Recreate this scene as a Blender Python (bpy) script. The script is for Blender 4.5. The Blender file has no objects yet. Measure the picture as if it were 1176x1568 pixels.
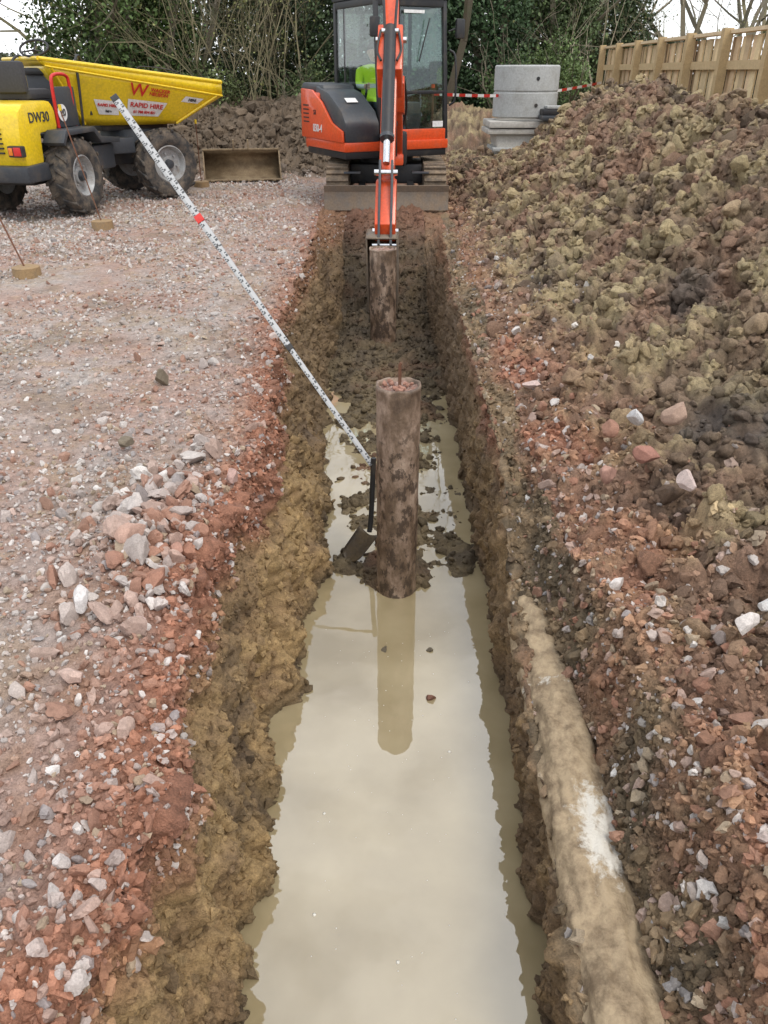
import bpy, bmesh, math, numpy as np
from mathutils import Matrix, Vector
rng=np.random.default_rng(7)
scene=bpy.context.scene
COL=scene.collection
# ------------------------------------------------------------------ noise
def _h(ix,iy,iz,seed):
    h=(ix*374761393+iy*668265263+iz*1274126177+seed*974634777)&0xffffffff
    h=((h^(h>>13))*1274126177)&0xffffffff
    h=h^(h>>16)
    return (h&0xffffff)/16777216.0
def vn(x,y,z,seed=0):
    fx=np.floor(x);fy=np.floor(y);fz=np.floor(z)
    ix=fx.astype(np.int64);iy=fy.astype(np.int64);iz=fz.astype(np.int64)
    u=x-fx;v=y-fy;w=z-fz
    u=u*u*(3-2*u);v=v*v*(3-2*v);w=w*w*(3-2*w)
    r=0
    for a in (0,1):
        for b in (0,1):
            for c in (0,1):
                r=r+_h(ix+a,iy+b,iz+c,seed)*(u if a else 1-u)*(v if b else 1-v)*(w if c else 1-w)
    return r*2-1
def fbm(x,y,z,o=4,seed=0):
    s=0;a=1;t=0;f=1
    for i in range(o):
        s=s+a*vn(x*f,y*f,z*f,seed+i*13);t+=a;a*=.5;f*=2.03
    return s/t
def worley(x,y,z,seed=0):
    ix=np.floor(x).astype(np.int64);iy=np.floor(y).astype(np.int64);iz=np.floor(z).astype(np.int64)
    best=np.full(x.shape,9.0)
    for a in (-1,0,1):
        for b in (-1,0,1):
            for c in (-1,0,1):
                X=ix+a;Y=iy+b;Z=iz+c
                dx=X+_h(X,Y,Z,seed)-x;dy=Y+_h(X,Y,Z,seed+1)-y;dz=Z+_h(X,Y,Z,seed+2)-z
                best=np.minimum(best,dx*dx+dy*dy+dz*dz)
    return np.sqrt(best)
def ss(a,b,x):
    t=np.clip((x-a)/(b-a),0,1);return t*t*(3-2*t)
# ------------------------------------------------------------------ materials
def newmat(name):
    m=bpy.data.materials.new(name);m.use_nodes=True
    nt=m.node_tree;b=nt.nodes['Principled BSDF'];return m,nt,b
def N(nt,t,**k):
    n=nt.nodes.new(t)
    for a,v in k.items(): setattr(n,a,v)
    return n
def mat(name,col,rough=.5,metal=0,dirt=.0,dirtcol=(.16,.12,.08),scale=6,bump=.0,bscale=60,spec=.5,coat=0):
    m,nt,b=newmat(name);L=nt.links
    b.inputs['Roughness'].default_value=rough;b.inputs['Metallic'].default_value=metal
    b.inputs['Specular IOR Level'].default_value=spec
    b.inputs['Coat Weight'].default_value=coat
    tc=N(nt,'ShaderNodeTexCoord')
    n=N(nt,'ShaderNodeTexNoise');n.inputs['Scale'].default_value=scale;n.inputs['Detail'].default_value=8;n.inputs['Roughness'].default_value=.65
    L.new(tc.outputs['Object'],n.inputs['Vector'])
    r=N(nt,'ShaderNodeMapRange');r.inputs[1].default_value=.62-.35*dirt;r.inputs[2].default_value=.78-.2*dirt
    r.inputs[4].default_value=min(1,dirt*1.3)
    L.new(n.outputs['Fac'],r.inputs[0])
    mx=N(nt,'ShaderNodeMixRGB');mx.inputs[1].default_value=(*col,1);mx.inputs[2].default_value=(*dirtcol,1)
    L.new(r.outputs[0],mx.inputs[0])
    n2=N(nt,'ShaderNodeTexNoise');n2.inputs['Scale'].default_value=scale*7;n2.inputs['Detail'].default_value=4
    L.new(tc.outputs['Object'],n2.inputs['Vector'])
    r2=N(nt,'ShaderNodeMapRange');r2.inputs[1].default_value=.3;r2.inputs[2].default_value=.7;r2.inputs[3].default_value=.85;r2.inputs[4].default_value=1.1
    L.new(n2.outputs['Fac'],r2.inputs[0])
    mm=N(nt,'ShaderNodeMixRGB',blend_type='MULTIPLY');mm.inputs[0].default_value=1
    L.new(mx.outputs[0],mm.inputs[1]);L.new(r2.outputs[0],mm.inputs[2])
    L.new(mm.outputs[0],b.inputs['Base Color'])
    if dirt>0:
        rr=N(nt,'ShaderNodeMapRange');rr.inputs[3].default_value=rough;rr.inputs[4].default_value=.85
        L.new(r.outputs[0],rr.inputs[0]);L.new(rr.outputs[0],b.inputs['Roughness'])
    if bump>0:
        nb=N(nt,'ShaderNodeTexNoise');nb.inputs['Scale'].default_value=bscale;nb.inputs['Detail'].default_value=6
        L.new(tc.outputs['Object'],nb.inputs['Vector'])
        bp=N(nt,'ShaderNodeBump');bp.inputs['Strength'].default_value=bump;bp.inputs['Distance'].default_value=.01
        L.new(nb.outputs['Fac'],bp.inputs['Height']);L.new(bp.outputs[0],b.inputs['Normal'])
    return m
def attrmat(name,rough=.85,s1=30,s2=140,bump=.6,dist=.008,contrast=.35,wet=False,spec=.3):
    m,nt,b=newmat(name);L=nt.links
    at=N(nt,'ShaderNodeAttribute');at.attribute_name='Col'
    tc=N(nt,'ShaderNodeTexCoord')
    n1=N(nt,'ShaderNodeTexNoise');n1.inputs['Scale'].default_value=s1;n1.inputs['Detail'].default_value=6;n1.inputs['Roughness'].default_value=.7
    n2=N(nt,'ShaderNodeTexNoise');n2.inputs['Scale'].default_value=s2;n2.inputs['Detail'].default_value=4;n2.inputs['Roughness'].default_value=.7
    for n in (n1,n2): L.new(tc.outputs['Object'],n.inputs['Vector'])
    a=N(nt,'ShaderNodeMath',operation='ADD');L.new(n1.outputs['Fac'],a.inputs[0]);L.new(n2.outputs['Fac'],a.inputs[1])
    r=N(nt,'ShaderNodeMapRange');r.inputs[1].default_value=.7;r.inputs[2].default_value=1.3;r.inputs[3].default_value=1-contrast;r.inputs[4].default_value=1+contrast
    L.new(a.outputs[0],r.inputs[0])
    mm=N(nt,'ShaderNodeMixRGB',blend_type='MULTIPLY');mm.inputs[0].default_value=1
    L.new(at.outputs['Color'],mm.inputs[1]);L.new(r.outputs[0],mm.inputs[2]);L.new(mm.outputs[0],b.inputs['Base Color'])
    bp=N(nt,'ShaderNodeBump');bp.inputs['Strength'].default_value=bump;bp.inputs['Distance'].default_value=dist
    L.new(a.outputs[0],bp.inputs['Height']);L.new(bp.outputs[0],b.inputs['Normal'])
    b.inputs['Roughness'].default_value=rough;b.inputs['Specular IOR Level'].default_value=spec
    if wet:
        n3=N(nt,'ShaderNodeTexNoise');n3.inputs['Scale'].default_value=5;n3.inputs['Detail'].default_value=5
        L.new(tc.outputs['Object'],n3.inputs['Vector'])
        r3=N(nt,'ShaderNodeMapRange');r3.inputs[1].default_value=.4;r3.inputs[2].default_value=.65;r3.inputs[3].default_value=.95;r3.inputs[4].default_value=.42
        L.new(n3.outputs['Fac'],r3.inputs[0]);L.new(r3.outputs[0],b.inputs['Roughness'])
    return m
# ------------------------------------------------------------------ mesh helpers
def npmesh(name,V,F,mat_,col=None,smooth=False,parent=None,mi=None):
    V=np.asarray(V,dtype=np.float32).reshape(-1,3);F=np.asarray(F,dtype=np.int32);k=F.shape[1]
    me=bpy.data.meshes.new(name);me.vertices.add(len(V));me.vertices.foreach_set('co',V.ravel())
    me.loops.add(F.size);me.loops.foreach_set('vertex_index',F.ravel())
    me.polygons.add(len(F));me.polygons.foreach_set('loop_start',np.arange(0,F.size,k,dtype=np.int32))
    if mi is not None: me.polygons.foreach_set('material_index',np.asarray(mi,dtype=np.int32))
    me.update(calc_edges=True)
    me.polygons.foreach_set('use_smooth',np.full(len(F),smooth,dtype=bool))
    if col is not None:
        c=np.ones((len(V),4),dtype=np.float32);c[:,:3]=col
        at=me.attributes.new('Col','FLOAT_COLOR','POINT');at.data.foreach_set('color',c.ravel())
    for m in (mat_ if isinstance(mat_,(list,tuple)) else [mat_]): me.materials.append(m)
    o=bpy.data.objects.new(name,me);COL.objects.link(o);o.parent=parent
    return o
def empty(name,loc=(0,0,0)):
    o=bpy.data.objects.new(name,None);COL.objects.link(o);o.empty_display_size=.2
    return o
M=Matrix.Identity(4)
def setM(loc=(0,0,0),yaw=0,extra=None):
    global M
    M=Matrix.Translation(loc)@Matrix.Rotation(yaw,4,'Z')
    if extra is not None: M=M@extra
def add(name,V,F,m,parent,bevel=0,smooth=False,seg=2):
    bm=bmesh.new();vs=[bm.verts.new(v) for v in V]
    for f in F:
        try: bm.faces.new([vs[i] for i in f])
        except ValueError: pass
    bmesh.ops.recalc_face_normals(bm,faces=bm.faces)
    if bevel>0:
        ed=[e for e in bm.edges if len(e.link_faces)==2 and e.calc_face_angle(0)>.5]
        bmesh.ops.bevel(bm,geom=ed,offset=bevel,segments=seg,profile=.6,affect='EDGES',clamp_overlap=True)
    bmesh.ops.transform(bm,matrix=M,verts=bm.verts)
    me=bpy.data.meshes.new(name);bm.to_mesh(me);bm.free()
    if smooth or bevel>0:
        for p in me.polygons: p.use_smooth=True
        try: me.set_sharp_from_angle(angle=math.radians(38))
        except Exception: pass
    me.materials.append(m);o=bpy.data.objects.new(name,me);COL.objects.link(o);o.parent=parent
    return o
def box(name,c,s,m,parent,bevel=.01,rot=None):
    V=[]
    for x in (-.5,.5):
        for y in (-.5,.5):
            for z in (-.5,.5):
                v=Vector((x*s[0],y*s[1],z*s[2]))
                if rot: v=Matrix.Rotation(rot[0],3,rot[1])@v
                V.append(v+Vector(c))
    F=[(0,1,3,2),(4,6,7,5),(0,4,5,1),(2,3,7,6),(0,2,6,4),(1,5,7,3)]
    return add(name,V,F,m,parent,bevel)
def prism(name,poly,axis,a,b,m,parent,bevel=.01,smooth=False):
    n=len(poly);V=[]
    for t in (a,b):
        for p in poly:
            V.append({'X':(t,p[0],p[1]),'Y':(p[0],t,p[1]),'Z':(p[0],p[1],t)}[axis])
    F=[tuple(range(n)),tuple(range(n,2*n))]+[(i,(i+1)%n,n+(i+1)%n,n+i) for i in range(n)]
    return add(name,V,F,m,parent,bevel,smooth)
def tube(name,pts,r,m,parent,n=10,caps=True):
    pts=[Vector(p) for p in pts];rs=r if isinstance(r,(list,tuple)) else [r]*len(pts)
    V=[];F=[];up=None
    for i,p in enumerate(pts):
        d=(pts[min(i+1,len(pts)-1)]-pts[max(i-1,0)]).normalized()
        if up is None: up=d.orthogonal().normalized()
        up=(up-d*up.dot(d)).normalized();w=d.cross(up)
        for k in range(n):
            a=2*math.pi*k/n;V.append(p+(up*math.cos(a)+w*math.sin(a))*rs[i])
    for i in range(len(pts)-1):
        for k in range(n): F.append((i*n+k,i*n+(k+1)%n,(i+1)*n+(k+1)%n,(i+1)*n+k))
    if caps: F.append(tuple(range(n)));F.append(tuple(range((len(pts)-1)*n,len(pts)*n)))
    return add(name,V,F,m,parent,0,True)
def curvepts(ctrl,n=12):
    ctrl=[Vector(c) for c in ctrl];P=[ctrl[0]*2-ctrl[1]]+ctrl+[ctrl[-1]*2-ctrl[-2]];out=[]
    for i in range(1,len(P)-2):
        for k in range(n):
            t=k/n;a,b,c,d=P[i-1],P[i],P[i+1],P[i+2]
            out.append(.5*((2*b)+(c-a)*t+(2*a-5*b+4*c-d)*t*t+(3*b-a-3*c+d)*t**3))
    out.append(ctrl[-1]);return out
def lathe(name,prof,c,axis,m,parent,n=40,bevel=0):
    c=Vector(c);ax=Vector(axis).normalized();u=ax.orthogonal().normalized();w=ax.cross(u);V=[];F=[];k=len(prof)
    for i in range(n):
        a=2*math.pi*i/n;d=u*math.cos(a)+w*math.sin(a)
        for (t,r) in prof: V.append(c+ax*t+d*r)
    for i in range(n):
        j=(i+1)%n
        for q in range(k-1): F.append((i*k+q,i*k+q+1,j*k+q+1,j*k+q))
    return add(name,V,F,m,parent,0,True)
def text(s,size,mtx,m,parent,name='lettering',ext=.002):
    cu=bpy.data.curves.new(name,'FONT');cu.body=s;cu.size=size;cu.extrude=ext;cu.align_x='CENTER';cu.align_y='CENTER';cu.offset=.0015
    cu.materials.append(m);o=bpy.data.objects.new(name,cu);COL.objects.link(o);o.parent=parent;o.matrix_world=M@mtx
    return o
def frame(o,xd,yd):
    xd=Vector(xd).normalized();yd=Vector(yd);zd=xd.cross(yd).normalized();yd=zd.cross(xd)
    return Matrix(((xd.x,yd.x,zd.x,o[0]),(xd.y,yd.y,zd.y,o[1]),(xd.z,yd.z,zd.z,o[2]),(0,0,0,1)))
# ================================================================== GROUND
WZ=-.9
rows=np.concatenate([np.linspace(-45,-2.2,12),np.linspace(-2,.38,26),np.exp(np.linspace(math.log(.4),math.log(22),800)),np.exp(np.linspace(math.log(22.5),math.log(160),22))])
segs=[('s0',26),('s1',270),('wl',150),('fl',80),('wr',100),('ld',80),('s6',360),('s7',26)]
W=[];S=[]
for i,(n,k) in enumerate(segs):
    w=np.linspace(0,1,k,endpoint=(i==len(segs)-1));W.append(w);S.append(np.full(k,i))
W=np.concatenate(W);S=np.concatenate(S);R=len(rows);C=len(W)
yy=rows
j=lambda f,a,s:a*vn(yy*f,yy*0+.5,yy*0+.5,s)
xL=np.interp(yy,[.8,1.38,1.9,2.4,2.9,3.3,4.2,5.5,7.7,10],[-.62,-.55,-.63,-.70,-.64,-.57,-.66,-.78,-.78,-.80])+j(2.5,.03,1)+j(7,.025,2)+j(20,.010,3)
zL=np.interp(yy,[1,2,2.6,3.2,4],[-.03,0,.04,.03,0])
xB=np.interp(yy,[1,2,3.5,5,7,8.5],[-.42,-.37,-.32,-.40,-.52,-.48])+j(2,.025,4)+j(6,.015,5)
xC=np.interp(yy,[1,3.5,5,7,8.5],[.525,.575,.56,.55,.5])+j(2,.02,6)+j(6,.012,7)
xE=np.interp(yy,[1,1.7,2.7,3.4,4.2,7,10],[.50,.53,.56,.61,.60,.61,.72])+j(3,.03,8)+j(9,.015,9)
zE=np.interp(yy,[2,2.8,3.4,4,5,9],[-.46,-.36,-.18,-.1,-.08,-.02])+j(3,.02,10)
xR=np.interp(yy,[.9,1.7,2.3,2.8,3.4,10],[.93,.88,.83,.78,.75,.85])+j(3,.035,11)+j(9,.015,12)
zR=np.interp(yy,[1,2,2.8,3.4,6],[-.06,-.06,-.14,-.1,-.03])
D=(1-ss(8.3,10.2,yy)**.8)*ss(-2.2,-1.6,yy)
fz=np.interp(yy,[3.25,3.55,3.75,4.6,5.6,6.4,7.5],[-1.15,-.96,-.90,-.905,-.90,-.865,-.79])
zL=zL*D;fz=fz*D;zE=zE*D;zR=zR*D
def height(x,y):
    n=.03*fbm(x*.7,y*.7,0*x,3,20)
    n=n+.10*np.exp(-((x+.87)/.23)**2-((y-2.6)/.5)**2)
    rd=ss(15.4,17.6,y)*(1-.7*ss(19.5,24,y))*(1.0+.22*fbm(x*.6,y*.5,0*x,3,31))*(1-.55*ss(1.2,3.,x))*(1-ss(30,60,np.abs(x)))
    H=np.interp(y,[0,2,3,4,5.5,7,9.5,11.5,13,15,18,25],[.1,.22,.48,.8,1.15,1.27,1.42,1.25,.75,.45,.3,.0])
    x0=np.interp(y,[0,2,4,10,11,13,16],[1.0,1.0,.85,.86,.95,.95,1.1])
    t=np.clip((x-x0)/(2.95-x0),0,1)
    m=H*(.35*(.5-.5*np.cos(np.pi*t))+.65*t)*(1-.65*ss(3.0,4.8,x))
    m=m+ss(10.3,11.2,y)*(1-ss(14.5,17,y))*.22*np.exp(-((x-1.35)/.35)**2)
    m=m*(1+.25*fbm(x*1.3,y*1.3,0*x,3,40))
    return n+rd*1.0+m
X=np.zeros((R,C));Z=np.zeros((R,C));Y=np.repeat(yy[:,None],C,1)
def c_(a): return a[:,None]
for i in range(len(segs)):
    q=S==i;w=W[q][None,:]
    if i==0: X[:,q]=-6-84*(1-w)**3
    elif i==1: X[:,q]=-6+(c_(xL)+6)*(1-(1-w)**1.6)
    elif i==2:
        X[:,q]=c_(xL)+(c_(xB)-c_(xL))*w**1.15;Z[:,q]=c_(zL)+(c_(fz)-.06*c_(D)-c_(zL))*w
    elif i==3:
        X[:,q]=c_(xB)+(c_(xC)-c_(xB))*w;Z[:,q]=c_(fz)-.06*c_(D)*(2*w-1)**4
    elif i==4:
        X[:,q]=c_(xC)+(c_(xE)-c_(xC))*w;Z[:,q]=c_(fz)-.06*c_(D)+(c_(zE)-c_(fz)+.06*c_(D))*w
    elif i==5:
        X[:,q]=c_(xE)+(c_(xR)-c_(xE))*w;Z[:,q]=c_(zE)+(c_(zR)-c_(zE))*ss(.42,1,w)-.02*c_(D)*np.sin(np.pi*np.clip(w*2,0,1))
    elif i==6: X[:,q]=c_(xR)+(4.6-c_(xR))*w**1.2
    else: X[:,q]=4.6+86*w**3
open_=(S<=1)|(S>=6)
Hh=height(X,Y)
Z[:,open_]=Hh[:,open_]
wl=np.exp(-np.clip(c_(xL)-X,0,9)/.12);Z=np.where((S<=1)[None,:],Z*(1-wl)+c_(zL)*wl,Z)
wr=np.exp(-np.clip(X-c_(xR),0,9)/.15);Z=np.where((S>=6)[None,:],Z*(1-wr)+c_(zR)*wr,Z)
PX,PY=.07,3.52
Z=Z+np.where((S==3)[None,:],.17*np.exp(-(((X-PX)/.17)**2+((Y-PY)/.2)**2)),0)
Z=Z+np.where((S==3)[None,:],.06*np.exp(-(((X+.26)/.13)**2+((Y-3.75)/.22)**2))+.05*np.exp(-(((X-.47)/.1)**2+((Y-3.8)/.3)**2)),0)
dXu=np.gradient(X,axis=1);dZu=np.gradient(Z,axis=1);dYv=np.gradient(Y,axis=0);dXv=np.gradient(X,axis=0);dZv=np.gradient(Z,axis=0)
nx=0*dZv-dZu*dYv; ny=dZu*dXv-dXu*dZv; nz=dXu*dYv
ln=np.sqrt(nx*nx+ny*ny+nz*nz)+1e-12;nx/=ln;ny/=ln;nz/=ln
seg=np.repeat(S[None,:],R,0)
near=(Y>-3)&(Y<24)&(np.abs(X)<9)
xf,yf,zf=X[near],Y[near],Z[near]
def field(fn):
    o=np.zeros(X.shape);o[near]=fn(xf,yf,zf);return o
w1=field(lambda x,y,z:.55-worley(x/.17+.5*vn(x*9,y*9,z*9,3),y/.17+.5*vn(x*9,y*9,z*9,33),z/.17,60))
w2=field(lambda x,y,z:.55-worley(x/.065,y/.065+.3*vn(x*20,y*20,z*20,4),z/.065,70))
w3=field(lambda x,y,z:.55-worley(x/.028,y/.028,z/.028,75))
n1=field(lambda x,y,z:fbm(x*6,y*6,z*6,5,80))
n2=field(lambda x,y,z:fbm(x*30,y*30,z*30,3,90))
strk=field(lambda x,y,z:fbm(x*4,y*14,z*2.5,3,95))
dl=np.clip(c_(xL)-X,0,99);dr=np.clip(X-c_(xR),0,99)
lipL=np.exp(-dl/.22)
trm=np.where((Y>0)&(Y<11),np.maximum(c_(D),.75),c_(D))
dispm=np.zeros(X.shape)
dispm=np.where(seg<=1,.014*n1+.007*n2+.005*w2+lipL*(.050*w1+.035*w2+.03*n1),dispm)
dispm=np.where(seg==2,trm*(.065*w1+.040*w2+.018*w3+.08*n1+.016*n2+.075*strk),dispm)
fl=np.clip((Y-3.3)/.5,0,1);fe_=ss(6.4,8,Y)
dispm=np.where(seg==3,fl*(.018*w1+.018*w2+.008*w3+.06*n1+.010*n2)+fe_*(.07*w1+.035*w2+.07*n1),dispm)
dispm=np.where(seg==4,trm*(.035*w1+.026*w2+.014*w3+.06*n1+.014*n2+.06*strk),dispm)
dispm=np.where(seg==5,.035*w1+.034*w2+.014*w3+.04*n1+.012*n2,dispm)
mk=np.clip(.5+dr/1.2,0,1)
dispm=np.where(seg>=6,mk*(.15*w1+.085*w2+.016*w3+.15*n1+.022*n2),dispm)
back=ss(13.5,15.5,Y)
dispm=np.where((seg<=1),dispm+back*(.15*w1+.06*w2+.1*n1),dispm)
sm=np.exp(-(((X-1.62)/.30)**2+((Y-3.3)/.33)**2))
dispm*=1-.6*sm
X=X+nx*dispm;Yd=Y+ny*dispm;Z=Z+nz*dispm
def C3(*c): return np.array(c)
def mixc(a,b,t): return a*(1-t[...,None])+b*t[...,None]
cn=field(lambda x,y,z:fbm(x*1.6,y*1.6,z*1.6,4,110))
cn2=field(lambda x,y,z:fbm(x*9,y*9,z*9,4,120))
cn3=field(lambda x,y,z:fbm(x*40,y*40,z*40,2,130))
cn4=field(lambda x,y,z:fbm(x*3.5,y*3.5,z*3.5,4,150))
ones=np.ones(X.shape+(3,))
grey=ones*C3(.39,.335,.30);pink=ones*C3(.34,.225,.18);red=ones*C3(.285,.135,.085);tan=ones*C3(.29,.22,.145)
colA=mixc(grey,pink,np.clip(.4+1.1*cn+.6*cn2,0,1));colA=mixc(colA,tan,np.clip(.1+1.2*cn2-.6*cn,0,.6))
colA=mixc(colA,ones*C3(.20,.15,.11),np.clip(-.12-1.6*cn4,0,.6))
lipred=np.exp(-dl/np.interp(Y,[1,2.5,4,6],[.30,.24,.18,.14]))
colA=mixc(colA,red,np.clip(lipred*1.3+.6*cn2*lipred,0,1)*(1-.35*ss(4.5,7,Y)))
brn=ones*C3(.125,.092,.062);colA=mixc(colA,brn,np.clip(back,0,1))
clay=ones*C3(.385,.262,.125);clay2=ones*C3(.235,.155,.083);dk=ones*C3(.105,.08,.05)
colW=mixc(clay,clay2,np.clip(.45+1.5*cn2+1.0*cn-.8*w2,0,1))
colW=mixc(colW,ones*C3(.115,.082,.055),np.clip(-.15-1.9*cn4-1.3*w1,0,.8))  # random dark soil patches, plus crevice shade painted into the wall colour
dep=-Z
rt=1-ss(.08,.28,dep+.16*cn+.08*cn2+.06*w1)
colW=mixc(colW,red,rt*(1-.3*ss(5,8,Y)))
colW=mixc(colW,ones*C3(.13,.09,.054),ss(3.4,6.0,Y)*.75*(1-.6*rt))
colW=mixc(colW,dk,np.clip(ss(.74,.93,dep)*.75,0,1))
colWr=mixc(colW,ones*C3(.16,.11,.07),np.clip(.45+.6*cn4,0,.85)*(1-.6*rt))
mud=ones*C3(.165,.125,.07);colF=mixc(mud,ones*C3(.095,.072,.045),np.clip(.5+1.8*cn2,0,1))
colF=mixc(colF,red*.75,np.clip(cn*1.5-.1+1.2*cn4,0,.5))
colF=mixc(colF,ones*C3(.085,.063,.042),ss(6.3,8,Y)*.6)
colF=mixc(colF,red*.8,ss(9.3,10.1,Y)*.6)
wdr=W[None,:]+0*X
colL=mixc(ones*C3(.24,.17,.10),dk,np.clip(.3+1.9*cn2+cn-.6*w2,0,.85));colL=mixc(colL,red,np.clip(ss(.35,.9,wdr)*.5+cn4*1.1-.1,0,.85))
olive=ones*C3(.345,.275,.155);brown=ones*C3(.195,.138,.09);umb=ones*C3(.095,.07,.05)
colM=mixc(brown,olive,np.clip(.05+2.4*w1+.8*cn2+1.4*cn4+.8*w2,0,1))
colM=mixc(colM,umb,np.clip(-.1-1.7*cn-.6*cn2-1.4*w1-.6*w2+ss(6,11,Y)*.15,0,.85))  # umber soil patches; gaps between lumps also get painted-in shade
colM=mixc(colM,ones*C3(.26,.155,.105),np.clip(1.7*cn4*-1-.1+.6*cn+.25*ss(5,9,Y),0,.75))
rb=np.exp(-(dr/np.interp(Y,[1,2,3,4.5,6],[.5,.30,.42,.40,.22]))**2)
colM=mixc(colM,red,np.clip(rb*(.7+1.3*cn4)+.3*cn2*rb,0,1)*(1-.4*ss(5,8,Y)))
colM=mixc(colM,ones*C3(.08,.065,.055),np.clip(sm*1.5-.5+.8*cn2,0,.9))  # shade of the hollow painted into the mound colour
s2_=np.exp(-(((X-1.85)/.18)**2+((Y-4.7)/.45)**2));colM=mixc(colM,ones*C3(.10,.08,.065),np.clip(s2_*1.5-.5+.4*cn2,0,.8))
Cc=np.where((seg<=1)[...,None],colA,0)
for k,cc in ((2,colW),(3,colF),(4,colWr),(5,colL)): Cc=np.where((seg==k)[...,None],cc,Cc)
Cc=np.where((seg>=6)[...,None],colM,Cc)
Cc=Cc*(1+.28*cn3+.15*cn2)[...,None]
far=(~near);Cc=np.where(far[...,None],ones*C3(.10,.11,.05),Cc)
Cc=np.clip(Cc,.01,.9)
P=np.stack([X,Yd,Z],-1)
idx=np.arange(R*C).reshape(R,C)
F=np.stack([idx[:-1,:-1],idx[:-1,1:],idx[1:,1:],idx[1:,:-1]],-1).reshape(-1,4)
gm=attrmat('soil_and_rubble',wet=True,s1=38,s2=170,bump=.9,dist=.009,contrast=.5)
npmesh('ground',P.reshape(-1,3),F,gm,Cc.reshape(-1,3),smooth=True)
# ================================================================== STONES
def ico(sub):
    bm=bmesh.new();bmesh.ops.create_icosphere(bm,subdivisions=sub,radius=1)
    V=np.array([v.co[:] for v in bm.verts]);F=np.array([[v.index for v in f.verts] for f in bm.faces]);bm.free();return V,F
def variants(sub,k,kind,seed):
    r=np.random.default_rng(seed);V0,F0=ico(sub);out=[]
    for i in range(k):
        if kind=='ragged':
            q=V0*1.6+seed+i*7.3;V=V0*(1+.55*fbm(q[:,0],q[:,1],q[:,2],3,i)+r.normal(0,.07,len(V0)))[:,None]
            for _ in range(3):
                n=r.normal(size=3);n/=np.linalg.norm(n);d=r.uniform(.45,.75);pr=V@n;V=V-np.maximum(0,pr-d)[:,None]*n*.85
        else:
            V=V0*(1+r.normal(0,.10 if kind=='rock' else .26,(len(V0),1)))
            for q in range(9 if kind=='rock' else 4):
                n=r.normal(size=3);n/=np.linalg.norm(n);d=r.uniform(.45,.8)
                pr=V@n;V=V-np.maximum(0,pr-d)[:,None]*n
        V*=np.array([1,r.uniform(.6,.95),r.uniform(.4,.75)]) if kind=='rock' else np.array([1,r.uniform(.6,1),r.uniform(.45,.85)])
        out.append(V)
    return np.array(out),F0
def rotm(n,r):
    q=r.normal(size=(n,4));q/=np.linalg.norm(q,axis=1)[:,None];w,x,y,z=q.T
    return np.stack([np.stack([1-2*(y*y+z*z),2*(x*y-z*w),2*(x*z+y*w)],-1),np.stack([2*(x*y+z*w),1-2*(x*x+z*z),2*(y*z-x*w)],-1),np.stack([2*(x*z-y*w),2*(y*z+x*w),1-2*(x*x+y*y)],-1)],1)
area=np.abs(np.sqrt(dXu**2+dZu**2)*np.sqrt(dYv**2+dZv**2))
def scatter(name,n,dens,size,colf,sub,kind,m,seed,sink=.25,smooth=False):
    r=np.random.default_rng(seed)
    w=(area*dens).ravel();w[~near.ravel()]=0;cs=np.cumsum(w);cs/=cs[-1]
    id_=np.searchsorted(cs,r.random(n));id_=np.clip(id_,0,R*C-C-2)
    Pf=P.reshape(-1,3);a=r.random((n,1));b=r.random((n,1))
    pos=Pf[id_]+a*(Pf[id_+1]-Pf[id_])+b*(Pf[id_+C]-Pf[id_])
    nn=np.stack([nx.ravel()[id_],ny.ravel()[id_],nz.ravel()[id_]],-1)
    sc=size(pos,r,n)
    pos=pos+nn*sc[:,None]*(.5-sink)
    VV,FF=variants(sub,28,kind,seed+1);k=r.integers(0,28,n)
    V=VV[k]*sc[:,None,None];Rm=rotm(n,r);V=np.einsum('nij,nvj->nvi',Rm,V)+pos[:,None,:]
    base=colf(pos,Cc.reshape(-1,3)[id_],r,n)
    cc=np.repeat(base[:,None,:],V.shape[1],1)
    Fo=(FF[None]+ (np.arange(n)*V.shape[1])[:,None,None]).reshape(-1,3)
    return npmesh(name,V.reshape(-1,3),Fo,m,np.clip(cc.reshape(-1,3),.01,.9),smooth=smooth)
stone_m=attrmat('crushed_stone',rough=.8,s1=40,s2=200,bump=.5,dist=.004,contrast=.3)
clod_m=attrmat('clay_clods',rough=.85,s1=70,s2=240,bump=1,dist=.008,contrast=.5)
pal=np.array([[.52,.49,.46],[.44,.39,.36],[.42,.31,.26],[.33,.18,.125],[.27,.26,.26],[.38,.31,.22],[.62,.60,.57],[.30,.15,.10]])
def stonecol(p):
    p=np.array(p)/sum(p)
    def f(pos,base,r,n):
        c=pal[r.choice(len(pal),n,p=p)]*r.uniform(.7,1.15,(n,1))
        return c*.75+base*.25
    return f
def lipcol(pos,base,r,n):
    a=stonecol([1.5,2,3,3,1,2,1,2])(pos,base,r,n);return np.where(r.random((n,1))<.65,base*r.uniform(.75,1.35,(n,1)),a)
def clodcol(pos,base,r,n): return base*r.uniform(.75,1.25,(n,1))+r.uniform(0,.010,(n,1))
falloff=1/np.clip(Y,1.,20)**.8
patch=np.clip(.75+1.3*field(lambda x,y,z:fbm(x*1.1,y*1.1,z*0,3,140)),.12,2)*(1-.75*np.exp(-dl/.28))
left=(seg==1)&(Y<15)&(Y>0)
LN=lambda m,s,a,b:(lambda p,r,n:np.clip(r.lognormal(math.log(m),s,n),a,b))
scatter('gravel',70000,np.where(left,falloff*patch,0),lambda p,r,n:np.clip(r.lognormal(math.log(.0090),.48,n),.004,.03)*(1+np.clip(p[:,1]-4,0,8)*.10),stonecol([3,3.3,2.8,1.1,1.3,1.3,1.7,.8]),1,'rock',stone_m,201)
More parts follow.
